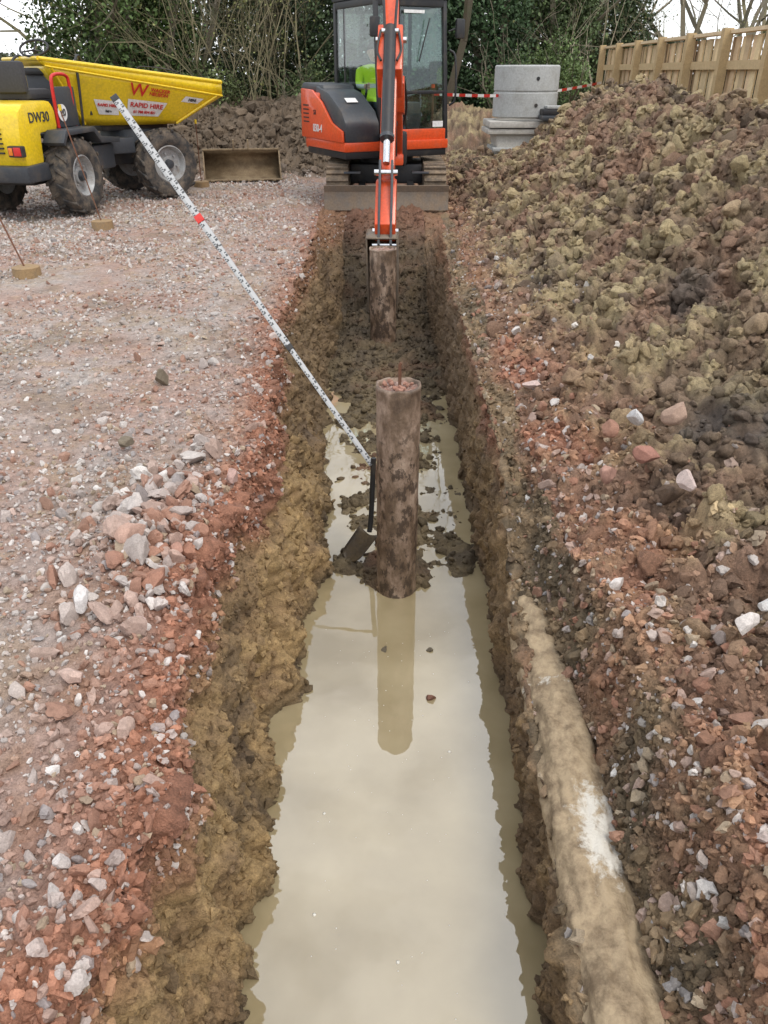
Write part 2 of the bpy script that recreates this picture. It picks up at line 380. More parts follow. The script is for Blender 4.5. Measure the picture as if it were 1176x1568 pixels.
scatter('gravel_stones',4200,np.where(left,falloff*patch**2,0),lambda p,r,n:np.clip(r.lognormal(math.log(.021),.34,n),.012,.05),stonecol([3,3,2.4,.9,1.1,1,2.5,.6]),2,'rock',stone_m,202)
scatter('brick_rubble',17000,np.where((seg==1)&(Y<10.5)&(Y>0),falloff*np.exp(-dl/.22),0)+np.where((seg==2)&(dep<.18)&(Y<10.3),falloff*.8,0),LN(.0088,.5,.003,.026),lipcol,2,'clod',stone_m,203)
scatter('brick_rubble',15000,np.where((seg>=6)&(Y<11)&(Y>0),falloff*np.exp(-(dr/.38)**2),0)+np.where((seg==5)&(Y>.3)&(Y<10),falloff*.5,0),LN(.0092,.55,.003,.03),lipcol,2,'clod',stone_m,204)
bulge=np.exp(-(((X+.90)/.17)**2+((Y-2.5)/.50)**2))
scatter('rubble_stones',150,np.where(seg==1,bulge,0),LN(.034,.35,.018,.065),stonecol([2,2.5,4,2.4,.3,1,1.4,2]),3,'rock',stone_m,215,sink=.0)
scatter('rubble_stones',520,np.where((seg==1),.12*np.exp(-dl/.3)*falloff*(Y>0)*(Y<8)+.15*bulge,0)+np.where((seg>=6)&(Y>0)&(Y<8),.16*np.exp(-(dr/.4)**2)*falloff,0),LN(.025,.36,.014,.05),stonecol([2.5,3,3.5,1.6,.6,1,2,1.2]),3,'rock',stone_m,205,sink=.1)
fy_=lambda p:(1+np.clip(p[:,1]-4,0,8)*.06)
md_=np.where((seg==6)&(Y<16)&(Y>0),falloff*np.clip(dr+.35*ss(9,11,Y),0.15,1)*(1-.6*sm)*(X<3.6),0)
scatter('soil_clods',6500,md_*(Y<6.5),lambda p,r,n:np.clip(r.lognormal(math.log(.026),.45,n),.012,.08),clodcol,3,'ragged',clod_m,206,sink=.32,smooth=True)
scatter('soil_clods',36000,md_,lambda p,r,n:np.clip(r.lognormal(math.log(.0125),.55,n),.004,.04)*fy_(p),clodcol,2,'clod',clod_m,216,sink=.3)
scatter('soil_clods',5000,md_*(Y>=6.2),lambda p,r,n:np.clip(r.lognormal(math.log(.034),.4,n),.015,.09),clodcol,2,'ragged',clod_m,226,sink=.32)
scatter('clay_clods',26000,np.where((seg==2)&(Y<10)&(Y>.2)&(Z>WZ-.03),falloff,0)+np.where((seg==4)&(Y<10)&(Y>.2)&(Z>WZ-.03),falloff*.6,0)+np.where((seg==5)&(Y>.3)&(Y<9),falloff*.9,0),LN(.0075,.6,.003,.032),clodcol,1,'clod',clod_m,207,sink=.38)
scatter('mud_clods',4500,np.where((seg==3)&(Y>3.45)&(Y<10.4)&(Z>WZ-.01),1.,0),LN(.011,.65,.004,.05),clodcol,2,'ragged',clod_m,217,sink=.4,smooth=True)
scatter('soil_clods',6000,np.where((seg<=1)&(Y>14.8)&(Y<20),1,0),LN(.05,.5,.02,.16),clodcol,1,'clod',clod_m,208,sink=.3)
def rockat(name,x,y,z,s,col,seed,flat=1,sub=4,parent=None):
    r=np.random.default_rng(seed);V,F0=ico(sub)
    for q in range(13):
        n=r.normal(size=3);n/=np.linalg.norm(n);d=r.uniform(.5,.82);pr=V@n;V=V-np.maximum(0,pr-d)[:,None]*n
    V=V*(1+.07*fbm(V[:,0]*3+seed,V[:,1]*3,V[:,2]*3,4,seed))[:,None]
    V*=np.array([1,.75,.6*flat]);Rm=rotm(1,r)[0] if flat==1 else np.eye(3)
    V=(V@Rm.T)*s+np.array([x,y,z]);npmesh(name,V,F0,stone_m,np.tile(col,(len(V),1)),smooth=False,parent=parent)
lr=empty('loose_rocks')
for (x,y,z,s,c,sd) in [(-.93,2.42,.12,.075,(.42,.27,.21),1),(-.76,2.38,.07,.05,(.36,.2,.15),2),(-1.02,2.1,.06,.055,(.55,.52,.5),3),(-.80,2.0,.03,.045,(.40,.28,.25),4),(-.66,2.95,.08,.05,(.42,.28,.24),5),(-.93,1.75,.03,.05,(.5,.36,.3),6),(-.97,2.85,.09,.06,(.3,.2,.16),7),
    (1.18,3.35,.20,.065,(.58,.57,.56),8),(1.22,2.75,.17,.06,(.5,.40,.36),9),(1.15,3.05,.14,.07,(.32,.16,.12),10),(1.14,1.92,.1,.05,(.55,.5,.46),11),(1.23,2.0,.11,.035,(.6,.58,.55),12),(1.04,1.42,.03,.05,(.36,.24,.2),13),(1.02,1.22,.02,.05,(.42,.38,.37),14),(.97,3.0,.08,.06,(.38,.22,.17),15),
    (.216,2.64,WZ+.005,.03,(.2,.1,.07),16),(.23,2.98,WZ,.022,(.12,.1,.07),17),(.0,2.98,WZ,.025,(.12,.1,.07),18),(-.72,1.55,.02,.04,(.38,.27,.22),19),(-.75,1.15,.0,.035,(.5,.45,.42),20),(-1.25,3.4,.04,.05,(.17,.14,.10),22),(-1.3,4.3,.04,.07,(.17,.14,.10),23),(.85,4.2,.04,.06,(.5,.38,.34),24),(1.3,3.2,.28,.07,(.35,.24,.18),25),(1.05,3.3,.16,.06,(.30,.16,.11),26),(.55,2.35,-.6,.03,(.2,.15,.1),27)]:
    rockat('rock',x,y,z,s,c,sd,parent=lr)
# ================================================================== WATER
wm,nt,b=newmat('muddy_water');L=nt.links
tc=N(nt,'ShaderNodeTexCoord');n=N(nt,'ShaderNodeTexNoise');n.inputs['Scale'].default_value=2.2;n.inputs['Detail'].default_value=5
L.new(tc.outputs['Object'],n.inputs['Vector'])
cr=N(nt,'ShaderNodeValToRGB');cr.color_ramp.elements[0].position=.35;cr.color_ramp.elements[0].color=(.28,.225,.125,1);cr.color_ramp.elements[1].position=.65;cr.color_ramp.elements[1].color=(.38,.315,.19,1)
L.new(n.outputs['Fac'],cr.inputs[0]);L.new(cr.outputs[0],b.inputs['Base Color'])
b.inputs['Roughness'].default_value=.015;b.inputs['IOR'].default_value=1.75;b.inputs['Specular IOR Level'].default_value=.95
nb=N(nt,'ShaderNodeTexNoise');nb.inputs['Scale'].default_value=7;nb.inputs['Detail'].default_value=2;L.new(tc.outputs['Object'],nb.inputs['Vector'])
bp=N(nt,'ShaderNodeBump');bp.inputs['Strength'].default_value=.03;bp.inputs['Distance'].default_value=.02;L.new(nb.outputs['Fac'],bp.inputs['Height']);L.new(bp.outputs[0],b.inputs['Normal'])
wx=np.linspace(-.62,.78,30);wy=np.linspace(-1.6,6.8,120);gx,gy=np.meshgrid(wx,wy)
ii=np.arange(gx.size).reshape(gx.shape);Fw=np.stack([ii[:-1,:-1],ii[:-1,1:],ii[1:,1:],ii[1:,:-1]],-1).reshape(-1,4)
npmesh('muddy_water',np.stack([gx,gy,gx*0+WZ],-1).reshape(-1,3),Fw,wm,smooth=True)
r=np.random.default_rng(3);V0,F0=ico(1);VV=[];FF=[]
for i in range(90):
    x=r.uniform(-.3,.42);y=r.uniform(1.1,3.2);s=r.uniform(.0012,.0035) if i>3 else .008
    FF.append(F0+len(VV)*12);VV.append(V0*np.array([s,s,s*.4])+np.array([x,y,WZ]))
npmesh('foam_flecks',np.concatenate(VV),np.concatenate(FF),mat('foam',(.7,.68,.6),.5),smooth=True)
# ================================================================== BURIED PIPE
pipem,nt,b=newmat('muddy_pipe');L=nt.links
tc=N(nt,'ShaderNodeTexCoord')
def noise_(s,d=6):
    n=N(nt,'ShaderNodeTexNoise');n.inputs['Scale'].default_value=s;n.inputs['Detail'].default_value=d;n.inputs['Roughness'].default_value=.7;L.new(tc.outputs['Object'],n.inputs['Vector']);return n
na=noise_(14);r1=N(nt,'ShaderNodeValToRGB');r1.color_ramp.elements[0].position=.36;r1.color_ramp.elements[0].color=(.19,.135,.08,1);r1.color_ramp.elements[1].position=.6;r1.color_ramp.elements[1].color=(.42,.32,.20,1)
L.new(na.outputs['Fac'],r1.inputs[0])
at=N(nt,'ShaderNodeAttribute');at.attribute_name='Col'
mx=N(nt,'ShaderNodeMixRGB');mx.inputs[2].default_value=(.66,.62,.54,1);L.new(r1.outputs[0],mx.inputs[1])
nb=noise_(22);mt=N(nt,'ShaderNodeMath',operation='ADD');L.new(at.outputs['Fac'],mt.inputs[0]);L.new(nb.outputs['Fac'],mt.inputs[1])
rr=N(nt,'ShaderNodeMapRange');rr.inputs[1].default_value=.92;rr.inputs[2].default_value=1.08;L.new(mt.outputs[0],rr.inputs[0]);L.new(rr.outputs[0],mx.inputs[0])
L.new(mx.outputs[0],b.inputs['Base Color']);b.inputs['Roughness'].default_value=.8
bp=N(nt,'ShaderNodeBump');bp.inputs['Strength'].default_value=.8;bp.inputs['Distance'].default_value=.014;nc=noise_(45);L.new(nc.outputs['Fac'],bp.inputs['Height']);L.new(bp.outputs[0],b.inputs['Normal'])
py=np.linspace(-1.4,2.95,420);th=np.linspace(0,2*np.pi,80,endpoint=False)
pcx=np.interp(py,[1,1.7,2.7,2.95],[.605,.635,.66,.69]);pcz=np.interp(py,[1,2,2.95],[-.495,-.485,-.475])
A,T=np.meshgrid(py,th,indexing='ij')
rad=.112+.026*fbm(A*4,np.cos(T)*2,np.sin(T)*2,5,5)+.012*fbm(A*22,np.cos(T)*5,np.sin(T)*5,3,6)
PV=np.stack([pcx[:,None]+rad*np.cos(T),A,pcz[:,None]+rad*np.sin(T)],-1)
ii=np.arange(A.size).reshape(A.shape);i2=np.roll(ii,-1,1);Fp=np.stack([ii[:-1],i2[:-1],i2[1:],ii[1:]],-1).reshape(-1,4)
wh=.62*np.exp(-((A-1.55)/.27)**2)*np.clip(np.cos(T-1.0)+.2,0,1)+.4*np.exp(-((A-2.2)/.07)**2)
npmesh('buried_pipe',PV.reshape(-1,3),Fp,pipem,np.repeat(wh.reshape(-1,1),3,1),smooth=True)
# ================================================================== PILES
def pile_mat():
    m,nt,b=newmat('muddy_concrete_pile');L=nt.links;tc=N(nt,'ShaderNodeTexCoord')
    mp=N(nt,'ShaderNodeMapping');mp.inputs['Scale'].default_value=(1,1,.55);L.new(tc.outputs['Object'],mp.inputs[0])
    def nz(s,d=8,ro=.68):
        n=N(nt,'ShaderNodeTexNoise');n.inputs['Scale'].default_value=s;n.inputs['Detail'].default_value=d;n.inputs['Roughness'].default_value=ro;L.new(mp.outputs[0],n.inputs['Vector']);return n
    a=nz(11);r=N(nt,'ShaderNodeValToRGB');e=r.color_ramp.elements
    e[0].position=.32;e[0].color=(.085,.055,.036,1);e[1].position=.68;e[1].color=(.40,.30,.225,1)
    q=e.new(.44);q.color=(.15,.10,.065,1);q=e.new(.53);q.color=(.25,.175,.125,1)
    L.new(a.outputs['Fac'],r.inputs[0])
    d=nz(20,8,.7);rr=N(nt,'ShaderNodeMapRange');rr.inputs[1].default_value=.51;rr.inputs[2].default_value=.555;L.new(d.outputs['Fac'],rr.inputs[0])
    sx=N(nt,'ShaderNodeSeparateXYZ');L.new(tc.outputs['Object'],sx.inputs[0])
    zr=N(nt,'ShaderNodeMapRange');zr.inputs[1].default_value=.16;zr.inputs[2].default_value=-.02;zr.inputs[3].default_value=.1;zr.inputs[4].default_value=.88;L.new(sx.outputs[2],zr.inputs[0])
    mu=N(nt,'ShaderNodeMath',operation='MULTIPLY');L.new(rr.outputs[0],mu.inputs[0]);L.new(zr.outputs[0],mu.inputs[1])
    mx=N(nt,'ShaderNodeMixRGB');mx.inputs[2].default_value=(.055,.036,.025,1);L.new(mu.outputs[0],mx.inputs[0]);L.new(r.outputs[0],mx.inputs[1])
    L.new(mx.outputs[0],b.inputs['Base Color']);b.inputs['Roughness'].default_value=.5
    bp=N(nt,'ShaderNodeBump');bp.inputs['Strength'].default_value=.9;bp.inputs['Distance'].default_value=.012;L.new(d.outputs['Fac'],bp.inputs['Height']);L.new(bp.outputs[0],b.inputs['Normal'])
    return m
pm=pile_mat();rebar_m=mat('rusty_steel',(.16,.07,.04),.8,.3,.4)
fillm=mat('red_concrete_fill',(.28,.15,.11),.9,0,.6,(.40,.33,.29),30,1,90)
def pile(x,y,ztop,zbot,rad,seed):
    e=empty('concrete_pile')
    th=np.linspace(0,2*np.pi,64,endpoint=False);zs=np.linspace(zbot,ztop,120)
    A,T=np.meshgrid(zs,th,indexing='ij');rr=rad*(1+.03*fbm(A*4,np.cos(T)*1.5+seed,np.sin(T)*1.5,4,seed)+.035*fbm(A*14,np.cos(T)*4,np.sin(T)*4,4,seed+5))
    rr=np.where(A>ztop-.015,rad*1.01,rr)
    V=np.stack([x+rr*np.cos(T),y+rr*np.sin(T),A+np.where(A>ztop-.02,.006*np.sin(T*3)+.004*np.sin(T*7),0)],-1)
    inn=np.stack([x+rad*.9*np.cos(th),y+rad*.9*np.sin(th),th*0+ztop+.002],-1)[None];inn2=inn-np.array([0,0,.03])
    V=np.concatenate([V,inn,inn2]);n0=len(zs)+2
    ii=np.arange(n0*64).reshape(n0,64);i2=np.roll(ii,-1,1);F=np.stack([ii[:-1],i2[:-1],i2[1:],ii[1:]],-1).reshape(-1,4)
    npmesh('casing',V.reshape(-1,3),F,pm,smooth=True,parent=e)
    g=np.linspace(0,1,9)[1:];V=[(x,y,ztop-.012)]
    for gi,gg in enumerate(g):
        for t in th[::2]:
            V.append((x+rad*.91*gg*math.cos(t),y+rad*.91*gg*math.sin(t),ztop-.018+.012*math.sin(7*t+gi*3+seed)*math.sin(gi*2.1)))
    bmf=[(0,1+k,1+(k+1)%32) for k in range(32)]
    for gi in range(7):
        for k in range(32): bmf.append((1+gi*32+k,1+gi*32+(k+1)%32,1+(gi+1)*32+(k+1)%32,1+(gi+1)*32+k))
    setM();add('fill',V,bmf,fillm,e,0,False)
    return e
e=pile(PX,PY,.29,-1.15,.108,3)
tube('rebar',[(PX+.005,PY,.22),(PX+.006,PY,.39),(PX+.012,PY,.40)],.008,rebar_m,e,8)
for i in range(9):
    a=i*2.2;rockat('rubble_bit',PX+(.04+.03*(i%2))*math.cos(a),PY+(.04+.03*(i%2))*math.sin(a),.288,.015+.005*(i%3),(.34,.18,.13),40+i,1,2,parent=e)
e2=pile(-.01,7.7,.12,-1.0,.13,8)
# ================================================================== STAFF + SHOVEL
stf=empty('levelling_staff')
smx,nt,b=newmat('staff_aluminium_marks');L=nt.links
at=N(nt,'ShaderNodeAttribute');at.attribute_name='Col';L.new(at.outputs['Color'],b.inputs['Base Color']);b.inputs['Roughness'].default_value=.4
B0=Vector((-.066,3.86,-.31));T0=Vector((-1.95,6.35,1.42));d=(T0-B0);Ls=d.length;d.normalize()
view=(Vector((0,0,1.6))-(B0+T0)/2).normalized();side_=d.cross(view).normalized();nrm=side_.cross(d).normalized()
alu=mat('aluminium',(.42,.43,.43),.4,.6,.3)
def staffseg(a,bb,w,t,step=.01):
    n=int((bb-a)/step);V=[];F=[];Cl=[]
    for i in range(n):
        z0=a+i*step;z1=z0+step*.999
        for sd,(u0,u1) in enumerate(((-1,-.3),(-.3,.2),(.2,1))):
            o=B0+d*z0;o2=B0+d*z1
            bidx=len(V)
            for q in (o,o2):
                for u in (u0,u1): V.append(q+side_*u*w/2+nrm*t/2)
            F.append((bidx,bidx+1,bidx+3,bidx+2))
            if sd==0: k_=(i%2==0) and (i//5)%2==0
            elif sd==1: k_=(i%10 in (0,1)) 
            else: k_=(i%10 in (4,5,7)) and (i//10)%3!=1
            g=.43 if sd!=0 else .36
            Cl+= [((.07,.07,.07) if k_ else (g,g,g*.98))]*4
    npmesh('graduated_face',[v[:] for v in V],F,smx,np.array(Cl),parent=stf)
    VV=[]
    for q in (B0+d*a,B0+d*bb):
        for (u,k) in ((-1,-1),(1,-1),(1,1),(-1,1)): VV.append(q+side_*u*(w/2+.002)+nrm*k*(t/2-.002))
    setM();add('staff_section',[v[:] for v in VV],[(0,1,2,3),(4,5,6,7),(0,1,5,4),(1,2,6,5),(2,3,7,6),(3,0,4,7)],alu,stf,.002)
staffseg(.0,.95,.026,.018);staffseg(.95,1.9,.034,.024);staffseg(1.9,2.6,.042,.030);staffseg(2.6,Ls,.047,.034)
redp=mat('red_plastic',(.55,.03,.02),.4);blk=mat('black_rubber',(.025,.025,.025),.6,0,.3);
def collar(a,w,m,l=.05):
    VV=[]
    for q in (B0+d*(a-l/2),B0+d*(a+l/2)):
        for (u,k) in ((-1,-1),(1,-1),(1,1),(-1,1)): VV.append(q+side_*u*w/2+nrm*k*w*.4)
    add('collar',[v[:] for v in VV],[(0,1,2,3),(4,5,6,7),(0,1,5,4),(1,2,6,5),(2,3,7,6),(3,0,4,7)],m,stf,.004)
collar(.95,.040,blk,.04);collar(2.18,.052,redp,.07);collar(Ls,.056,blk,.06)
sh=empty('shovel')
mudsteel=mat('muddy_steel',(.10,.085,.07),.5,.5,.7,(.17,.125,.07),10,.4)
tube('handle',curvepts([(-.058,3.87,-.27),(-.066,3.86,-.45),(-.075,3.84,-.64),(-.085,3.82,-.72)]),.015,blk,sh)
V=[];F=[];nu,nv=9,11
for a_ in range(nv):
    t=a_/(nv-1);wd=.075*(1-.1*t) if t<.7 else .075*.93*math.sqrt(max(0,1-((t-.7)/.32)**2))
    for b_ in range(nu):
        u=b_/(nu-1)*2-1;cx=-.085-.13*t;cz=-.72-.17*t;
        V.append((cx+u*wd*.75,3.82-.06*t-u*wd*.75,cz-.02*(1-u*u)+.012*abs(u)))
for a_ in range(nv-1):
    for b_ in range(nu-1): F.append((a_*nu+b_,a_*nu+b_+1,(a_+1)*nu+b_+1,(a_+1)*nu+b_))
o=add('blade',V,F,mudsteel,sh,0,True);o.modifiers.new('s','SOLIDIFY').thickness=.006
# ================================================================== EXCAVATOR
orange=mat('orange_paint',(.70,.085,.02),.35,0,.22,(.25,.14,.09),5,coat=.3)
dgrey=mat('dark_grey_paint',(.042,.048,.056),.45,0,.3,(.14,.11,.08),5)
black=mat('black_steel',(.018,.018,.02),.5,0,.3,(.12,.09,.06),6)
mudtrk=mat('muddy_rubber_track',(.06,.05,.042),.8,0,.85,(.24,.18,.12),9,.6,50)
bladem=mat('muddy_blade',(.17,.145,.12),.6,.2,.75,(.24,.18,.125),7,.4,40)
chrome=mat('chrome_rod',(.7,.7,.7),.15,1)
white=mat('white_label',(.75,.75,.73),.5,0,.15)
seatm=mat('seat_fabric',(.05,.05,.055),.9)
redm=mat('red_paint',(.55,.02,.015),.4,0,.15)
def glassmat(name,tint):
    m,nt,b=newmat(name);L=nt.links;nt.nodes.remove(b);out=nt.nodes['Material Output']
    tr=N(nt,'ShaderNodeBsdfTransparent');tr.inputs[0].default_value=(*tint,1);gl=N(nt,'ShaderNodeBsdfGlossy');gl.inputs['Roughness'].default_value=.03
    lw=N(nt,'ShaderNodeLayerWeight');lw.inputs[0].default_value=.5
    pw=N(nt,'ShaderNodeMath',operation='POWER');pw.inputs[1].default_value=4;L.new(lw.outputs['Facing'],pw.inputs[0])
    ml=N(nt,'ShaderNodeMath',operation='MULTIPLY_ADD');ml.inputs[1].default_value=.5;ml.inputs[2].default_value=.06;L.new(pw.outputs[0],ml.inputs[0])
    ms=N(nt,'ShaderNodeMixShader');L.new(ml.outputs[0],ms.inputs[0]);L.new(tr.outputs[0],ms.inputs[1]);L.new(gl.outputs[0],ms.inputs[2]);L.new(ms.outputs[0],out.inputs[0]);return m
glass=glassmat('cab_glass',(.86,.93,.91))
ex=empty('mini_excavator')
EX,EY=.03,12.0
setM((EX,EY,0.02))
def stad(L_,H,n=10,y0=0,z0=0):
    r=H/2;p=[]
    for i in range(n+1): a=-math.pi/2+math.pi*i/n;p.append((y0+L_/2-r+r*math.cos(a),z0+r+r*math.sin(a)))
    for i in range(n+1): a=math.pi/2+math.pi*i/n;p.append((y0-L_/2+r+r*math.cos(a),z0+r+r*math.sin(a)))
    return p
for sx in (-1,1):
    prism('track',stad(1.95,.47),'X',sx*.65-.15,sx*.65+.15,mudtrk,ex,.015)
    P2=[Vector(p) for p in stad(1.97,.50,10,0,-.015)];tot=0;acc=[0]
    for i in range(len(P2)): tot+=(P2[(i+1)%len(P2)]-P2[i]).length;acc.append(tot)
    nl=46
    for k in range(nl):
        s_=tot*k/nl;i=max(q for q in range(len(P2)) if acc[q]<=s_);a_=P2[i];b_=P2[(i+1)%len(P2)];t=(s_-acc[i])/max(1e-6,(b_-a_).length);p=a_.lerp(b_,t);an=math.atan2(b_.y-a_.y,b_.x-a_.x)
        box('lug',(sx*.65,p.x,p.y),(.29,.045,.04),mudtrk,ex,.006,rot=(an,'X'))
    for k in range(4): lathe('roller',[(-.16,.0),(-.16,.09),(.16,.09),(.16,0)],(sx*.65,-.5+.33*k,.13),(1,0,0),black,ex,16)
    lathe('sprocket',[(-.165,.0),(-.165,.16),(.165,.16),(.165,0)],(sx*.65,.72,.24),(1,0,0),dgrey,ex,20)
box('car_body',(0,0,.35),(1.0,.9,.25),black,ex,.03)
lathe('slew_ring',[(0,0),(0,.38),(.14,.38),(.14,0)],(0,0,.46),(0,0,1),black,ex,32)
prism('dozer_blade',[(-1.30,0),(-1.27,.0),(-1.22,.10),(-1.21,.22),(-1.25,.30),(-1.29,.30),(-1.25,.22),(-1.26,.10)],'X',-.81,.81,bladem,ex,.004)
for sx in (-1,1): box('blade_arm',(sx*.33,-.85,.2),(.09,.8,.12),black,ex,.01)
box('blade_rib',(0,-1.2,.2),(.5,.06,.2),bladem,ex,.01)
for sx in (-1,1): box('step',(sx*.45,-.95,.42),(.22,.12,.02),dgrey,ex,.004)
HX,HY=-.22,12.0;yaw=math.radians(28)
setM((HX,HY,0),yaw)
def roundback(x0,x1,y0,y1,r=.4,n=8):
    p=[(x0,y0),(x1,y0)]
    for i in range(n+1): a=i/n*math.pi/2;p.append((x1-r+r*math.cos(a),y1-r+r*math.sin(a)))
    for i in range(n+1): a=math.pi/2+i/n*math.pi/2;p.append((x0+r+r*math.cos(a),y1-r+r*math.sin(a)))
    return p
prism('deck',roundback(-.73,.80,-.78,.76),'Z',.60,.70,black,ex,.015)
prism('skirt',roundback(-.75,.82,-.80,.79),'Z',.685,.80,orange,ex,.02)
box('counterweight_lower',(0,.55,.74),(1.3,.4,.2),orange,ex,.05)
prism('engine_cover',[(-.76,-.05)]+[(-.23,-.05)]+[(-.23,.80)]+[(-.36,.80)]+[(-.76+.4+.4*math.cos(math.pi/2+i/8*math.pi/2),.80-.4+.4*math.sin(math.pi/2+i/8*math.pi/2)) for i in range(9)],'Z',.79,1.36,orange,ex,.045)
prism('rear_cover',[(-.25,.66),(.55,.66)]+[(.78-.35+.35*math.cos(i/6*math.pi/2),.82-.35+.35*math.sin(i/6*math.pi/2)) for i in range(3,7)]+[(-.25,.82)],'Z',.79,1.3,orange,ex,.03)
prism('tank_cover',[(-.80,.79),(-.80,1.02),(-.68,1.16),(-.30,1.36),(.12,1.44),(.12,.79)],'X',-.735,-.235,dgrey,ex,.045)
prism('hood_top',[(-.1,1.36),(-.05,1.45),(.62,1.47),(.74,1.36)],'X',-.70,-.235,dgrey,ex,.03)
prism('orange_side_panel',[(-.78,.80),(-.77,.93),(-.45,1.02),(-.15,1.25),(.15,1.385),(.52,1.40),(.56,.80)],'X',-.775,-.738,orange,ex,.015)
for k in range(5): box('vent',(-.7775,.36,1.0+.05*k),(.006,.18,.016),black,ex,0)
text('030-4',.13,frame((-.780,-.02,.93),(0,-1,0),(0,0,1)),white,ex)
text('53',.08,frame((-.780,.06,1.12),(0,-1,0),(0,0,1)),black,ex)
box('sticker',(-.50,-.50,1.275),(.16,.10,.004),white,ex,0,rot=(.48,'X'))
x0,x1,y0,y1,z0,z1=-.22,.84,-.76,.62,.80,2.42
def postbox(name,a,b_,w,dp):
    V=[(a[0]-w/2,a[1]-dp/2,a[2]),(a[0]+w/2,a[1]-dp/2,a[2]),(a[0]+w/2,a[1]+dp/2,a[2]),(a[0]-w/2,a[1]+dp/2,a[2]),(b_[0]-w/2,b_[1]-dp/2,b_[2]),(b_[0]+w/2,b_[1]-dp/2,b_[2]),(b_[0]+w/2,b_[1]+dp/2,b_[2]),(b_[0]-w/2,b_[1]+dp/2,b_[2])]
    add(name,V,[(0,1,2,3),(4,5,6,7),(0,1,5,4),(1,2,6,5),(2,3,7,6),(3,0,4,7)],black,ex,.012)
fy=y0+.14
for xx in (x0+.03,x1-.03):
    postbox('front_pillar',(xx,y0+.03,z0),(xx,fy+.03,z1-.03),.055,.06)
    postbox('rear_pillar',(xx,y1-.04,z0),(xx,y1-.06,z1-.03),.06,.08)
    postbox('mid_pillar',(xx,.30,z0),(xx,.30,z1-.03),.03,.04)
    box('side_sill',(xx,(y0+y1)/2,z0+.05),(.05,y1-y0-.1,.12),black,ex,.01)
    box('side_rail',(xx,(fy+y1)/2,z1-.06),(.05,y1-fy-.1,.08),black,ex,.01)
box('front_sill',((x0+x1)/2,y0+.02,z0+.06),(x1-x0-.1,.06,.14),orange,ex,.015)
box('front_mid_rail',((x0+x1)/2,y0+.075,1.36),(x1-x0-.1,.04,.04),black,ex,.008)
box('front_top_rail',((x0+x1)/2,fy+.03,z1-.06),(x1-x0-.1,.06,.09),black,ex,.01)
prism('roof',[(x0-.01,y0+.10),(x1+.01,y0+.10),(x1+.01,y1+.02),(x0-.01,y1+.02)],'Z',z1-.02,z1+.07,dgrey,ex,.04)
prism('front_glass',[(y0+.03,.90),(y0+.036,.90),(fy+.036,z1-.1),(fy+.03,z1-.1)],'X',x0+.06,x1-.06,glass,ex,0)
for xx in (x0+.02,x1-.02): prism('side_glass',[(y0+.08,.9),(y1-.08,.9),(y1-.1,z1-.1),(fy+.06,z1-.1)],'X',xx-.003,xx+.003,glass,ex,0)
prism('rear_glass',[(y1-.03,1.3),(y1-.024,1.3),(y1-.04,z1-.1),(y1-.046,z1-.1)],'X',x0+.07,x1-.07,glass,ex,0)
box('cab_floor',((x0+x1)/2,-.05,.83),(x1-x0-.08,1.3,.04),black,ex,.005)
box('cab_back_panel',((x0+x1)/2,.57,1.08),(x1-x0-.1,.03,.48),dgrey,ex,.005)
box('wiper',(.48,y0+.085,1.95),(.015,.012,.5),black,ex,.003,rot=(.3,'Y'))
box('cab_label',(.66,y0-.012,.985),(.16,.006,.07),white,ex,0)
box('warning_label',(.35,fy-.01,2.26),(.3,.006,.035),white,ex,0)
tube('grab_rail',curvepts([(x1+.01,y0+.02,1.2),(x1+.07,y0-.03,1.3),(x1+.07,y0,1.75),(x1+.01,y0+.06,1.85)]),.014,black,ex)
for xx,yy_,s in ((x1+.13,y0+.02,1),(x0-.06,y0+.02,-1)):
    tube('mirror_arm',[(xx-.13*s,y0+.08,2.05),(xx,yy_,2.1)],.01,black,ex)
    box('mirror',(xx,yy_-.01,2.08),(.13,.05,.22),black,ex,.02)
for xx in (x0+.2,x1-.2):
    box('work_light',(xx,y0+.06,2.50),(.12,.08,.08),black,ex,.015);box('lamp_lens',(xx,y0+.017,2.50),(.10,.006,.06),white,ex,0)
lathe('beacon',[(0,0),(0,.05),(.09,.045),(.11,.02),(.11,0)],(.3,.3,2.49),(0,0,1),mat('amber_beacon',(.8,.3,.02),.2),ex,16)
cx=.17
box('seat_base',(cx,.18,1.0),(.48,.5,.3),seatm,ex,.05);box('seat_back',(cx,.43,1.42),(.46,.12,.62),seatm,ex,.05)
box('right_console',(.62,.1,1.05),(.24,.6,.36),dgrey,ex,.04)
for s in (-1,1):
    box('armrest',(cx+s*.28,.12,1.27),(.1,.42,.1),seatm,ex,.03);tube('joystick',[(cx+s*.27,-.12,1.28),(cx+s*.26,-.16,1.45)],.016,black,ex);
    tube('travel_lever',[(cx+s*.08,-.45,.85),(cx+s*.08,-.38,1.35)],.012,black,ex)
op=empty('machine_operator');op.parent=ex
bodym,nt,b=newmat('workwear');L=nt.links;tc=N(nt,'ShaderNodeTexCoord');sx_=N(nt,'ShaderNodeSeparateXYZ');L.new(tc.outputs['Object'],sx_.inputs[0])
rp=N(nt,'ShaderNodeValToRGB');rp.color_ramp.interpolation='CONSTANT';e_=rp.color_ramp.elements;e_[0].position=0;e_[0].color=(.02,.025,.05,1);e_[1].position=.34;e_[1].color=(.6,.85,.03,1)
q=e_.new(.50);q.color=(.6,.6,.6,1);q=e_.new(.55);q.color=(.6,.85,.03,1)
mr=N(nt,'ShaderNodeMapRange');mr.inputs[1].default_value=.9;mr.inputs[2].default_value=1.9;L.new(sx_.outputs[2],mr.inputs[0]);L.new(mr.outputs[0],rp.inputs[0]);L.new(rp.outputs[0],b.inputs['Base Color']);b.inputs['Roughness'].default_value=.85
skin=mat('skin',(.50,.27,.19),.5)
